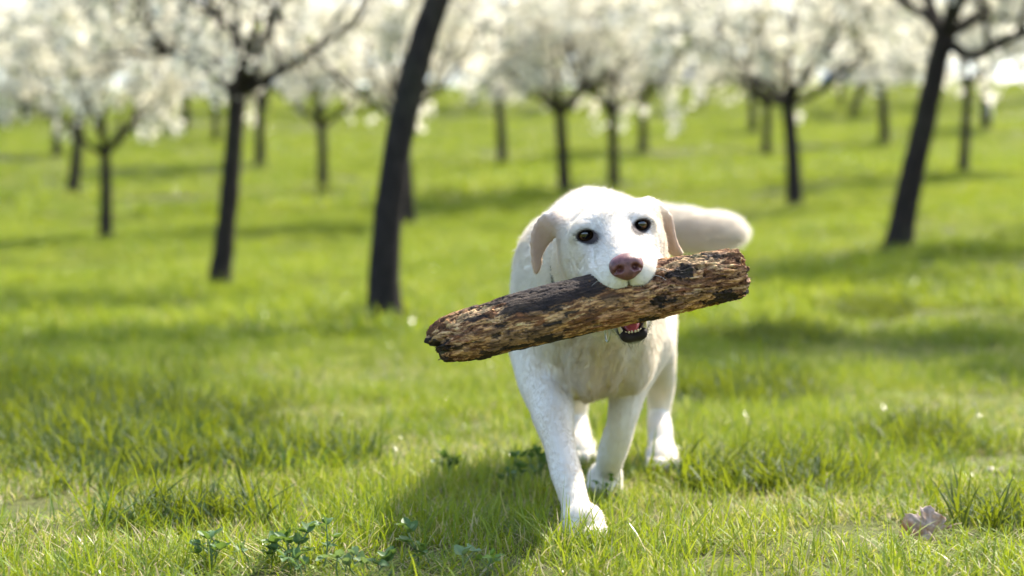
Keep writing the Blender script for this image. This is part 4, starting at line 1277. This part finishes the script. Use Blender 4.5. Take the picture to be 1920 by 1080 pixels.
    for R0, A in ((0.046, 0.0030), (0.056, 0.0034), (0.067, 0.0026)):
        disp -= A * np.exp(-((rad_ - R0) / 0.0026) ** 2)
    disp += 0.0016 * np.exp(-((rad_ - 0.051) / 0.003) ** 2) + 0.0016 * np.exp(-((rad_ - 0.0615) / 0.003) ** 2)
    disp *= sstep(0.026, 0.036, ax_) * sstep(-0.012, -0.026, hq[:, 2]) * sstep(0.035, 0.015, hq[:, 1]) * hw_
    disp -= 0.0016 * np.exp(-(hq[:, 0] / 0.0045) ** 2) * sstep(0.012, 0.022, hq[:, 2]) * sstep(0.01, -0.01, hq[:, 1]) * hw_
    disp -= 0.0045 * np.exp(-((ax_ - 0.050) / 0.014) ** 2 - ((hq[:, 2] - 0.020) / 0.012) ** 2 - ((hq[:, 1] + 0.035) / 0.025) ** 2) * hw_
    disp -= 0.0022 * np.exp(-((ax_ - 0.026 - 0.25 * (hq[:, 1] - 0.01)) / 0.005) ** 2) * sstep(-0.004, -0.012, hq[:, 2]) * sstep(-0.034, -0.024, hq[:, 2]) * sstep(-0.005, 0.01, hq[:, 1]) * hw_
    disp -= 0.0026 * np.exp(-(hq[:, 0] / 0.0022) ** 2) * sstep(0.070, 0.080, hq[:, 1]) * sstep(-0.040, -0.048, hq[:, 2])
    V = V + N * disp[:, None]
    V = V + N * ((fbm(V * 16, 2, 4) * 0.0025 + fbm(V * np.array([34, 20, 16]), 3, 14) * 0.0045 * (1 - np.clip(tags['leg'] + tags['paw'] + tags['tail'], 0, 1))) * body_w)[:, None]
    # breastbone ridge, armpit creases and shoulder folds of the chest
    front = sstep(0.1, 0.5, -N[:, 1]) * sstep(2.95, 2.85, V[:, 1]) * body_w * (1 - 0.5 * np.clip(tags['leg'], 0, 1))
    def line_disp(px_pts, sig, amp):
        pl = resample([P(*q) for q in px_pts], 24)[:, [0, 2]]
        d2 = np.full(len(V), 9.0)
        for q in pl: d2 = np.minimum(d2, (V[:, 0] - q[0]) ** 2 + (V[:, 2] - q[1]) ** 2)
        return amp * np.exp(-d2 / sig ** 2) * front
    dc = line_disp([(1128, 600, 2.72), (1114, 670, 2.73), (1098, 735, 2.78)], 0.017, 0.011)
    dc += line_disp([(1082, 610, 2.73), (1052, 668, 2.74), (1066, 728, 2.77)], 0.010, -0.0075)
    dc += line_disp([(1168, 610, 2.74), (1182, 668, 2.77), (1160, 722, 2.80)], 0.010, -0.0070)
    dc += line_disp([(1008, 648, 2.77), (1030, 676, 2.75), (1050, 690, 2.75)], 0.007, -0.0045)
    dc += line_disp([(1012, 668, 2.77), (1034, 700, 2.75), (1056, 716, 2.75)], 0.006, -0.0040)
    dc += line_disp([(1020, 640, 2.77), (1020, 690, 2.75), (1032, 730, 2.75)], 0.014, 0.005)
    dc += line_disp([(1215, 620, 2.80), (1212, 670, 2.82), (1190, 710, 2.84)], 0.010, 0.004)
    V = V + N * dc[:, None]
    N = vnormals(V, Q)
    me = make_mesh('body', V, Q)
    hl_ = (V - E_MID) @ HR                       # head-local coordinates
    # coat colours: cream white with warm tan on ears, dark skin at eye rims and lips
    white = np.array([0.82, 0.78, 0.71]); cream = np.array([0.77, 0.68, 0.54]); tan = np.array([0.55, 0.38, 0.24])
    pink = np.array([0.38, 0.205, 0.125]); dark = np.array([0.030, 0.022, 0.022])
    nz = fbm(V * 14, 3, 71)
    c = np.broadcast_to(white, V.shape).copy()
    def lay(c, col, w): w = np.clip(w, 0, 1)[:, None]; return c * (1 - w) + col * w
    streak = fbm(V * np.array([120, 60, 60]), 3, 77)
    c = lay(c, cream, 0.30 + 0.7 * nz + 0.2 * streak * body_w - 0.22 * tags['head'])
    under = sstep(0.36, 0.20, V[:, 2]) * sstep(0.12, 0.2, V[:, 2]) * sstep(0.10, 0.0, np.abs(V[:, 0] - 0.125)) * (V[:, 1] < 3.0)  # warm shade below head and log put into the chest colour
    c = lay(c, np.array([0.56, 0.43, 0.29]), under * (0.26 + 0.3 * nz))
    c = lay(c, cream * 0.92, tags.get('tail', 0) * 0.15)
    c = lay(c, cream * 0.95, np.exp(-((hl_[:, 0]) / 0.012) ** 2 - ((hl_[:, 1] + 0.005) / 0.03) ** 2) * sstep(-0.03, 0.0, hl_[:, 2]) * 0.55)
    facing = -(N @ HY)
    ear = np.clip(tags.get('ear', 0), 0, 1) ** 1.5
    c = lay(c, tan * 0.7 + cream * 0.3, ear * 0.4 * sstep(0.47, 0.43, V[:, 2]))
    inner = ear * sstep(-0.1, 0.35, N @ (-np.array([0, 1.0, 0])))
    inner = inner * sstep(0.466, 0.440, V[:, 2])
    c = lay(c, pink, inner * 0.7)
    bare = inner.copy()
    for e in EYES:
        sx = np.sign(e[0]); q = hl_ - e
        sm = np.exp(-((q[:, 0] + sx * 0.003) / 0.019) ** 2 - ((q[:, 2]) / 0.015) ** 2) * (q[:, 1] > -0.03)
        c = lay(c, np.array([0.33, 0.28, 0.25]), sm * 0.5)
        rr = np.sqrt((q[:, 0] / 0.0112) ** 2 + (q[:, 2] / 0.0077) ** 2)
        c = lay(c, dark, sstep(1.42, 1.12, rr) * (q[:, 1] > -0.02))
        bare = np.maximum(bare, sstep(1.30, 1.10, rr) * (q[:, 1] > -0.02))
        q2 = q - np.array([-sx * 0.0115, 0, -0.0035])
        w = np.exp(-(q2[:, 0] / 0.0060) ** 2 - ((q2[:, 2] - 0.004) / 0.0045) ** 2) * (q[:, 1] > -0.02)
        c = lay(c, dark * 2.5, w * 0.75)
    ph = np.exp(-(hl_[:, 0] / 0.0020) ** 2) * sstep(0.074, 0.082, hl_[:, 1]) * sstep(-0.046, -0.052, hl_[:, 2])
    c = lay(c, dark * 1.5, ph * 0.9); bare = np.maximum(bare, ph)
    dots = sstep(0.42, 0.55, vnoise(V * 300, 12)) * np.clip(tags.get('muzzle', 0), 0, 1) * sstep(0.0, -0.03, hl_[:, 2] + 0.03)
    c = lay(c, np.array([0.30, 0.26, 0.24]), dots * 0.55)
    lip = np.clip(tags.get('lip', 0) * 1.5, 0, 1) * sstep(-0.115, -0.125, hl_[:, 2])
    lip = np.minimum(lip, sstep(0.42, 0.72, np.clip(tags.get('lip', 0), 0, 1)))
    c = lay(c, dark * 0.8, lip)
    bare = np.maximum(bare, lip)
    # inside of the mouth
    cavity = ((np.abs(hl_[:, 0]) < 0.026) & (hl_[:, 1] > -0.05) & (hl_[:, 1] < 0.075) & (hl_[:, 2] < -0.060)) & (np.clip(tags.get('lip', 0), 0, 1) < 0.5)
    inside = cavity & (N @ HZ > 0.15) & (hl_[:, 2] < -0.08)
    c[inside] = np.array([0.33, 0.06, 0.06])
    rel = V - LOG_L; t = rel @ LOG_AX; dist = np.linalg.norm(rel - t[:, None] * LOG_AX - LOG_CZ * 0.003, axis=1)
    onlog = sstep(0.0395, 0.0360, dist) * (t > 0) * (t < LOG_LEN)
    c = lay(c, dark * 1.2, onlog)
    bare = np.maximum(np.maximum(bare, onlog), inside * 1.0)
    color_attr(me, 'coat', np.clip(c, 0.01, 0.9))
    m = Mat('skin_under_coat')
    p = m.pos()
    n = m.tex(420, 3, 0.6, p)
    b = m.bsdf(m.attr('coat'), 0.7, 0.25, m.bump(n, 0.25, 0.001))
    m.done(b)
    root = empty('dog', (0.14, 2.9, 0.0), 'white labrador dog walking with a log in its mouth', 'dog')
    root['label'] = 'cream white dog with pink nose walking through the grass'
    inv = Matrix.Translation(Vector((-0.14, -2.9, 0.0)))
    def part(name, me, mat, parent=root, kind=None, label=None):
        o = obj(name, me, mat, parent, kind=kind, label=label)
        if parent is root: o.matrix_parent_inverse = inv
        return o
    body = part('body', me, m.m)

    # ---------------------------------------------------------------- coat of hair
    r = np.random.default_rng(3)
    tri = np.vstack([Q[:, [0, 1, 2]], Q[:, [0, 2, 3]]])
    ar = 0.5 * np.linalg.norm(np.cross(V[tri[:, 1]] - V[tri[:, 0]], V[tri[:, 2]] - V[tri[:, 0]]), axis=1)
    headw = np.clip(tags['head'] + tags.get('muzzle', 0) + tags.get('earbase', 0), 0, 1)
    dens = (1 + 2.2 * headw + 1.6 * tags.get('tail', 0)) * (1 - np.clip(bare, 0, 1))
    w = ar * dens[tri].mean(1)
    nh = 420000
    pick = np.searchsorted(np.cumsum(w) / w.sum(), r.random(nh)); pick = np.clip(pick, 0, len(tri) - 1)
    u, v = r.random(nh), r.random(nh); fl_ = u + v > 1; u[fl_] = 1 - u[fl_]; v[fl_] = 1 - v[fl_]
    bc = np.stack([1 - u - v, u, v], 1)
    def ip(a): return (a[tri[pick]] * (bc[..., None] if a.ndim == 2 else bc)).sum(1)
    pos, nor, col, fd = ip(V), ip(N), ip(c), ip(flow)
    nor /= np.linalg.norm(nor, axis=1)[:, None] + 1e-9
    hd, tl_, lg, mz, er, nk = ip(headw), ip(tags['tail']), ip(tags['leg'] + tags['paw']), ip(tags.get('muzzle', np.zeros(len(V)))), ip(np.clip(tags['ear'], 0, 1)), ip(tags['neck'])
    L = 0.0155 * np.ones(nh)
    L = L * (1 - hd) + 0.0055 * hd; L = L * (1 - lg) + 0.0070 * lg; L = L * (1 - tl_) + 0.030 * tl_
    L = L * (1 - mz) + 0.0032 * mz; L = L * (1 - er) + 0.005 * er; L += nk * 0.003
    L *= 0.65 + 0.6 * r.random(nh)
    fd = fd - nor * (fd * nor).sum(1)[:, None]; fd /= np.linalg.norm(fd, axis=1)[:, None] + 1e-9
    # clumping swirl of the coat
    sw = np.stack([fbm(pos * 60, 2, 91), fbm(pos * 60, 2, 92), fbm(pos * 60, 2, 93)], 1) * (0.55 - 0.3 * np.clip(hd + lg, 0, 1))[:, None]
    fd = fd + sw + r.normal(0, 1, (nh, 3)) * (0.16 + 0.16 * tl_)[:, None]; fd -= nor * (fd * nor).sum(1)[:, None]; fd /= np.linalg.norm(fd, axis=1)[:, None] + 1e-9
    id_noise = 0.5 + 0.5 * fbm(pos * 45, 2, 97)
    lift = np.clip(0.28 + 0.14 * r.random(nh) + 0.22 * fbm(pos * 85, 2, 96) * (1 - 0.7 * np.clip(hd + lg, 0, 1)) + tl_ * r.uniform(-0.1, 0.55, nh) * (0.6 + 0.8 * id_noise), 0, 0.9)[:, None]
    d1 = fd * np.sqrt(1 - lift ** 2) + nor * lift
    d2 = fd * 0.985 + nor * (lift * 0.35)
    def worley(p, cell, seed):
        q = p / cell; b = np.floor(q).astype(np.int64); best = np.full(len(p), 9e9); vec = np.zeros_like(p); cid = np.zeros(len(p))
        for dx in (-1, 0, 1):
            for dy in (-1, 0, 1):
                for dz in (-1, 0, 1):
                    k = b + np.array([dx, dy, dz]) + 5000
                    j = np.stack([_hash(k[:, 0], k[:, 1], k[:, 2], seed + t_) for t_ in range(3)], 1)
                    f_ = (b + np.array([dx, dy, dz]) + j - q); d_ = (f_ ** 2).sum(1)
                    m_ = d_ < best; best[m_] = d_[m_]; vec[m_] = f_[m_]; cid[m_] = j[m_, 0]
        return vec * cell, cid
    v1, id1 = worley(pos, 0.0105, 7); v2, id2 = worley(pos, 0.0042, 8)
    small = np.clip(hd + lg * 0.9 + er, 0, 1)[:, None]
    cl = v1 * (1 - small) + v2 * small; cl -= nor * (cl * nor).sum(1)[:, None]
    col = col * (0.95 + 0.10 * (id1 * (1 - small[:, 0]) + 0.5 * small[:, 0]))[:, None]
    fly = r.random(nh) < 0.045
    lift[fly] = np.clip(lift[fly] + 0.35, 0, 0.85); d1 = fd * np.sqrt(1 - lift ** 2) + nor * lift; d2 = fd * 0.985 + nor * (lift * 0.5)
    cl[fly] = r.normal(0, 0.002, (fly.sum(), 3))
    p0 = pos - nor * 0.0006; p1 = p0 + d1 * (L * 0.45)[:, None]; p2 = p1 + d2 * (L * 0.55)[:, None]
    cl = cl * (1 - 0.85 * small)
    p1 = p1 + cl * 0.36; p2 = p2 + cl * 0.8
    pts = np.stack([p0, p1, p2], 1).astype(np.float32)
    cu = bpy.data.hair_curves.new('coat')
    cu.add_curves([3] * nh)
    cu.attributes['position'].data.foreach_set('vector', pts.ravel()) if 'position' in cu.attributes else cu.position_data.foreach_set('vector', pts.ravel())
    ra = cu.attributes.get('radius') or cu.attributes.new('radius', 'FLOAT', 'POINT')
    wid = (0.00018 * (0.8 + 0.4 * r.random(nh)))[:, None] * np.array([1.0, 0.8, 0.15])[None]
    ra.data.foreach_set('value', wid.astype(np.float32).ravel())
    ca_ = cu.attributes.new('hair', 'FLOAT_COLOR', 'CURVE')
    hc = np.ones((nh, 4), np.float32); hc[:, :3] = np.clip(col * (0.95 + 0.1 * r.random((nh, 1)) + 0.05 * fbm(pos * 150, 2, 95)[:, None]), 0.01, 0.92)
    ca_.data.foreach_set('color', hc.ravel())
    m = Mat('coat_hair')
    hcol = m.attr('hair')
    sh = m.bsdf(hcol, 0.45, 0.25)
    mat = m.done(m.mixs(0.5, sh, m.transl(hcol)))
    cu.materials.append(mat)
    part('fur', cu, None, kind='stuff')
    SC.cycles_curves.shape = 'RIBBONS'

    # whiskers
    acc = Acc()
    for sx in (-1, 1):
        for k in range(16):
            st = H(sx * r.uniform(0.022, 0.036), r.uniform(0.045, 0.085), r.uniform(-0.058, -0.044))
            d = HR @ np.array([sx * r.uniform(0.6, 1.0), r.uniform(-0.1, 0.5), r.uniform(-0.7, 0.15)]); Lw = r.uniform(0.018, 0.042)
            pl = resample([st, st + d * Lw * .5, st + d * Lw + np.array([0, 0, -0.25 * Lw])], 6)
            acc.add(*tube(pl, np.linspace(0.00026, 0.00006, 6), 3, cap=False))
    for k in range(8):
        st = H(r.uniform(-0.012, 0.012), r.uniform(0.02, 0.04), -0.144); d = HR @ np.array([r.uniform(-.5, .5), r.uniform(-.2, .4), -1])
        acc.add(*tube(resample([st, st + d * 0.01, st + d * 0.022 + np.array([0.002, 0, 0])], 5), np.linspace(0.0002, 0.00006, 5), 3, cap=False))
    part('whiskers', acc.mesh('whiskers'), simple('whisker', (0.8, 0.77, 0.7), 0.4), kind='stuff')

    # eyes
    m = Mat('eyeball')
    oc = m.coord('Object'); sep = m.n('ShaderNodeSeparateXYZ'); m.l(oc, sep.inputs[0])
    rad = m.math('SQRT', m.math('ADD', m.math('POWER', sep.outputs[0], 2.0), m.math('POWER', sep.outputs[2], 2.0)))
    rad = m.math('DIVIDE', rad, EYE_R)
    nn = m.tex(700, 2, 0.6, oc)
    iris = m.mix(nn, (0.03, 0.015, 0.006), (0.07, 0.036, 0.014))
    colr = m.mix(m.ramp(rad, [(0.46, 0.0), (0.53, 1.0)]), (0.004, 0.003, 0.003), iris)
    colr = m.mix(m.ramp(rad, [(0.70, 0.0), (0.80, 1.0)]), colr, (0.02, 0.013, 0.011))
    eye_mat = m.done(m.bsdf(colr, 0.05, 0.6, None, Coat_Weight=1.0, Coat_Roughness=0.02))
    for e in EYES:
        nu, nv = 40, 24
        th = np.linspace(0, np.pi, nv)[:, None]; ph = np.arange(nu)[None] / nu * 2 * np.pi
        bulge = EYE_R * (1 + 0.07 * np.exp(-(th / 0.55) ** 2))
        Ve = np.stack([bulge * np.sin(th) * np.cos(ph), bulge * np.cos(th) * np.ones_like(ph), bulge * np.sin(th) * np.sin(ph)], -1).reshape(-1, 3)
        i = np.arange(nv - 1)[:, None] * nu; j = np.arange(nu)[None]; j2 = (j + 1) % nu
        me_e = make_mesh('eye', Ve, np.stack([i + j, i + j2, i + nu + j2, i + nu + j], -1).reshape(-1, 4))
        o = part('eye', me_e, eye_mat)
        ec = H(*(e + np.array([0, -0.0065, 0])))
        gaze = (C_POS - ec); gaze /= np.linalg.norm(gaze)
        gx = np.cross(gaze, HZ); gx /= np.linalg.norm(gx); gz_ = np.cross(gx, gaze)
        o.matrix_basis = Matrix(((gx[0], gaze[0], gz_[0], ec[0]), (gx[1], gaze[1], gz_[1], ec[1]), (gx[2], gaze[2], gz_[2], ec[2]), (0, 0, 0, 1)))

    # nose
    st = 0.0007
    G = Field(np.arange(-0.026, 0.026, st), np.arange(-0.022, 0.024, st), np.arange(-0.026, 0.024, st))
    G.ell((0, 0, 0.0045), (0.0190, 0.0165, 0.0120), k=0.006)
    G.ell((0, 0.003, -0.006), (0.0140, 0.013, 0.0115), k=0.006)
    for sx in (-1, 1): G.ell((sx * 0.0128, 0.001, 0.000), (0.0085, 0.0125, 0.0105), k=0.006)
    for sx in (-1, 1):
        G.ell((sx * 0.0098, 0.0150, -0.0022), (0.0046, 0.0095, 0.0042), k=0.003, mode='sub')
        G.cone((sx * 0.0115, 0.014, -0.0030), (sx * 0.0185, 0.0060, -0.0060), 0.0026, 0.0014, 0.003, mode='sub')
    G.cone((0, 0.0195, 0.002), (0, 0.017, -0.020), 0.0005, 0.0016, 0.003, mode='sub')
    Vn, Qn = G.mesh()
    me_n = make_mesh('nose', Vn, Qn)
    m = Mat('nose_leather')
    oc = m.coord('Object')
    vo = m.n('ShaderNodeTexVoronoi'); vo.inputs['Scale'].default_value = 900; m.l(oc, vo.inputs['Vector'])
    n1 = m.tex(120, 3, 0.6, oc)
    colr = m.ramp(n1, [(0.3, (0.075, 0.026, 0.025)), (0.5, (0.16, 0.06, 0.055)), (0.75, (0.22, 0.095, 0.085))])
    nose_mat = m.done(m.bsdf(colr, 0.42, 0.5, m.bump(vo.outputs['Distance'], 0.35, 0.0006)))
    o = part('nose', me_n, nose_mat)
    a = math.radians(10); R3 = np.array([[1, 0, 0], [0, math.cos(a), -math.sin(a)], [0, math.sin(a), math.cos(a)]])
    M = HR @ R3; nc = H(0, 0.1015, -0.0315)
    o.matrix_basis = Matrix(((*M[0], nc[0]), (*M[1], nc[1]), (*M[2], nc[2]), (0, 0, 0, 1)))

    # lower teeth and tongue
    ivory = simple('tooth_ivory', (0.72, 0.62, 0.42), 0.3, 0.5)
    def tooth(c, d, L, rd):
        c = H(*c); d = HR @ np.asarray(d, float); d /= np.linalg.norm(d)
        part('tooth', make_mesh('tooth', *tube(resample([c, c + d * L * .55, c + d * L], 7), rd * np.array([1, 1.02, .95, .85, .68, .45, .12]), 10)), ivory)
    for sx in (-1, 1):
        tooth((sx * 0.0150, 0.036, -0.131), (sx * 0.25, 0.15, 1), 0.014, 0.0030)
        for q in range(3): tooth((sx * (0.0022 + 0.0038 * q), 0.0415 - 0.001 * q, -0.1305), (sx * 0.05, 0.2, 1), 0.0034, 0.0016)
    Tg = Field(np.arange(-0.02, 0.02, 0.001), np.arange(-0.05, 0.05, 0.0012), np.arange(-0.016, 0.016, 0.001))
    Tg.ell((0, 0, 0), (0.0145, 0.040, 0.0065), k=0.004); Tg.cone((0, -0.04, 0.008), (0, 0.045, 0.008), 0.002, 0.003, 0.006, mode='sub')
    Vt, Qt = Tg.mesh()
    m = Mat('tongue_flesh'); n1 = m.tex(500, 3, 0.6, m.coord('Object'))
    tm = m.done(m.bsdf(m.mix(n1, (0.45, 0.07, 0.09), (0.62, 0.15, 0.16)), 0.3, 0.5, m.bump(n1, 0.3, 0.001)))
    o = part('tongue', make_mesh('tongue', Vt, Qt), tm)
    a = math.radians(-26); R3 = np.array([[1, 0, 0], [0, math.cos(a), -math.sin(a)], [0, math.sin(a), math.cos(a)]])
    M = HR @ R3; nc = H(0, 0.003, -0.113)
    o.matrix_basis = Matrix(((*M[0], nc[0]), (*M[1], nc[1]), (*M[2], nc[2]), (0, 0, 0, 1)))

    # collar with a steel ring hanging under the throat
    cc = neck1 + (neck0 - neck1) * 0.40 + np.array([0, 0, -0.012]); ax = neck0 - neck1; ax /= np.linalg.norm(ax); ax = ax + np.array([0, 0, -0.25]); ax /= np.linalg.norm(ax)
    ux = np.cross(ax, [0, 0, 1.0]); ux /= np.linalg.norm(ux); uz = np.cross(ux, ax)
    a = np.linspace(0, 2 * np.pi, 73)[:-1]
    rowsV = []
    for (hw, ro) in ((-0.011, 0.0), (-0.011, 0.003), (0.011, 0.003), (0.011, 0.0)):
        rowsV.append(cc + ax * hw + np.outer(np.cos(a), ux) * (0.074 + ro) + np.outer(np.sin(a), uz) * (0.096 + ro))
    Vc = np.vstack(rowsV); nA = len(a); Qc = []
    for s_ in range(4):
        for k in range(nA): Qc.append([s_ * nA + k, s_ * nA + (k + 1) % nA, ((s_ + 1) % 4) * nA + (k + 1) % nA, ((s_ + 1) % 4) * nA + k])
    collar = part('collar', make_mesh('collar', Vc, Qc), simple('collar_webbing', (0.045, 0.05, 0.03), 0.8, 0.3))
    ring_c = P(1139, 627, 2.40); a = np.linspace(0, 2 * np.pi, 25)[:-1]
    steel = simple('steel', (0.42, 0.43, 0.40), 0.28, 0.5, Metallic=1.0)
    ringp = ring_c + np.outer(np.cos(a), [0.35 * 0.008, -0.93 * 0.004, 0]) + np.outer(np.sin(a), [0, 0, 0.0095])
    ringp = np.vstack([ringp, ringp[:2]])
    o = obj('ring', make_mesh('ring', *tube(ringp, np.full(len(ringp), 0.0014), 8, cap=False)), steel, collar)
    lk = resample([ring_c + [-0.002, 0, 0.007], ring_c + [-0.016, 0.03, 0.014], ring_c + [-0.02, 0.07, 0.02]], 8)
    obj('link', make_mesh('link', *tube(lk, np.full(8, 0.0025), 8)), steel, collar)
    # claws of the paws
    claw = simple('claw_horn', (0.28, 0.22, 0.17), 0.4, 0.5)
    for c, f, sc in PAWS:
        f = np.array(f, float); f /= np.linalg.norm(f); sd_ = np.array([-f[1], f[0], 0])
        for o_, q in ((-0.0205, 0.020), (-0.0075, 0.031), (0.0075, 0.031), (0.0205, 0.020)):
            b = c + sd_ * o_ * sc + f * (q + 0.011) * sc + [0, 0, 0.015]
            part('claw', make_mesh('claw', *tube(resample([b, b + f * 0.007 + [0, 0, -0.001], b + f * 0.012 + [0, 0, -0.008]], 6), np.linspace(0.0032, 0.0008, 6), 8)), claw)

build_dog()
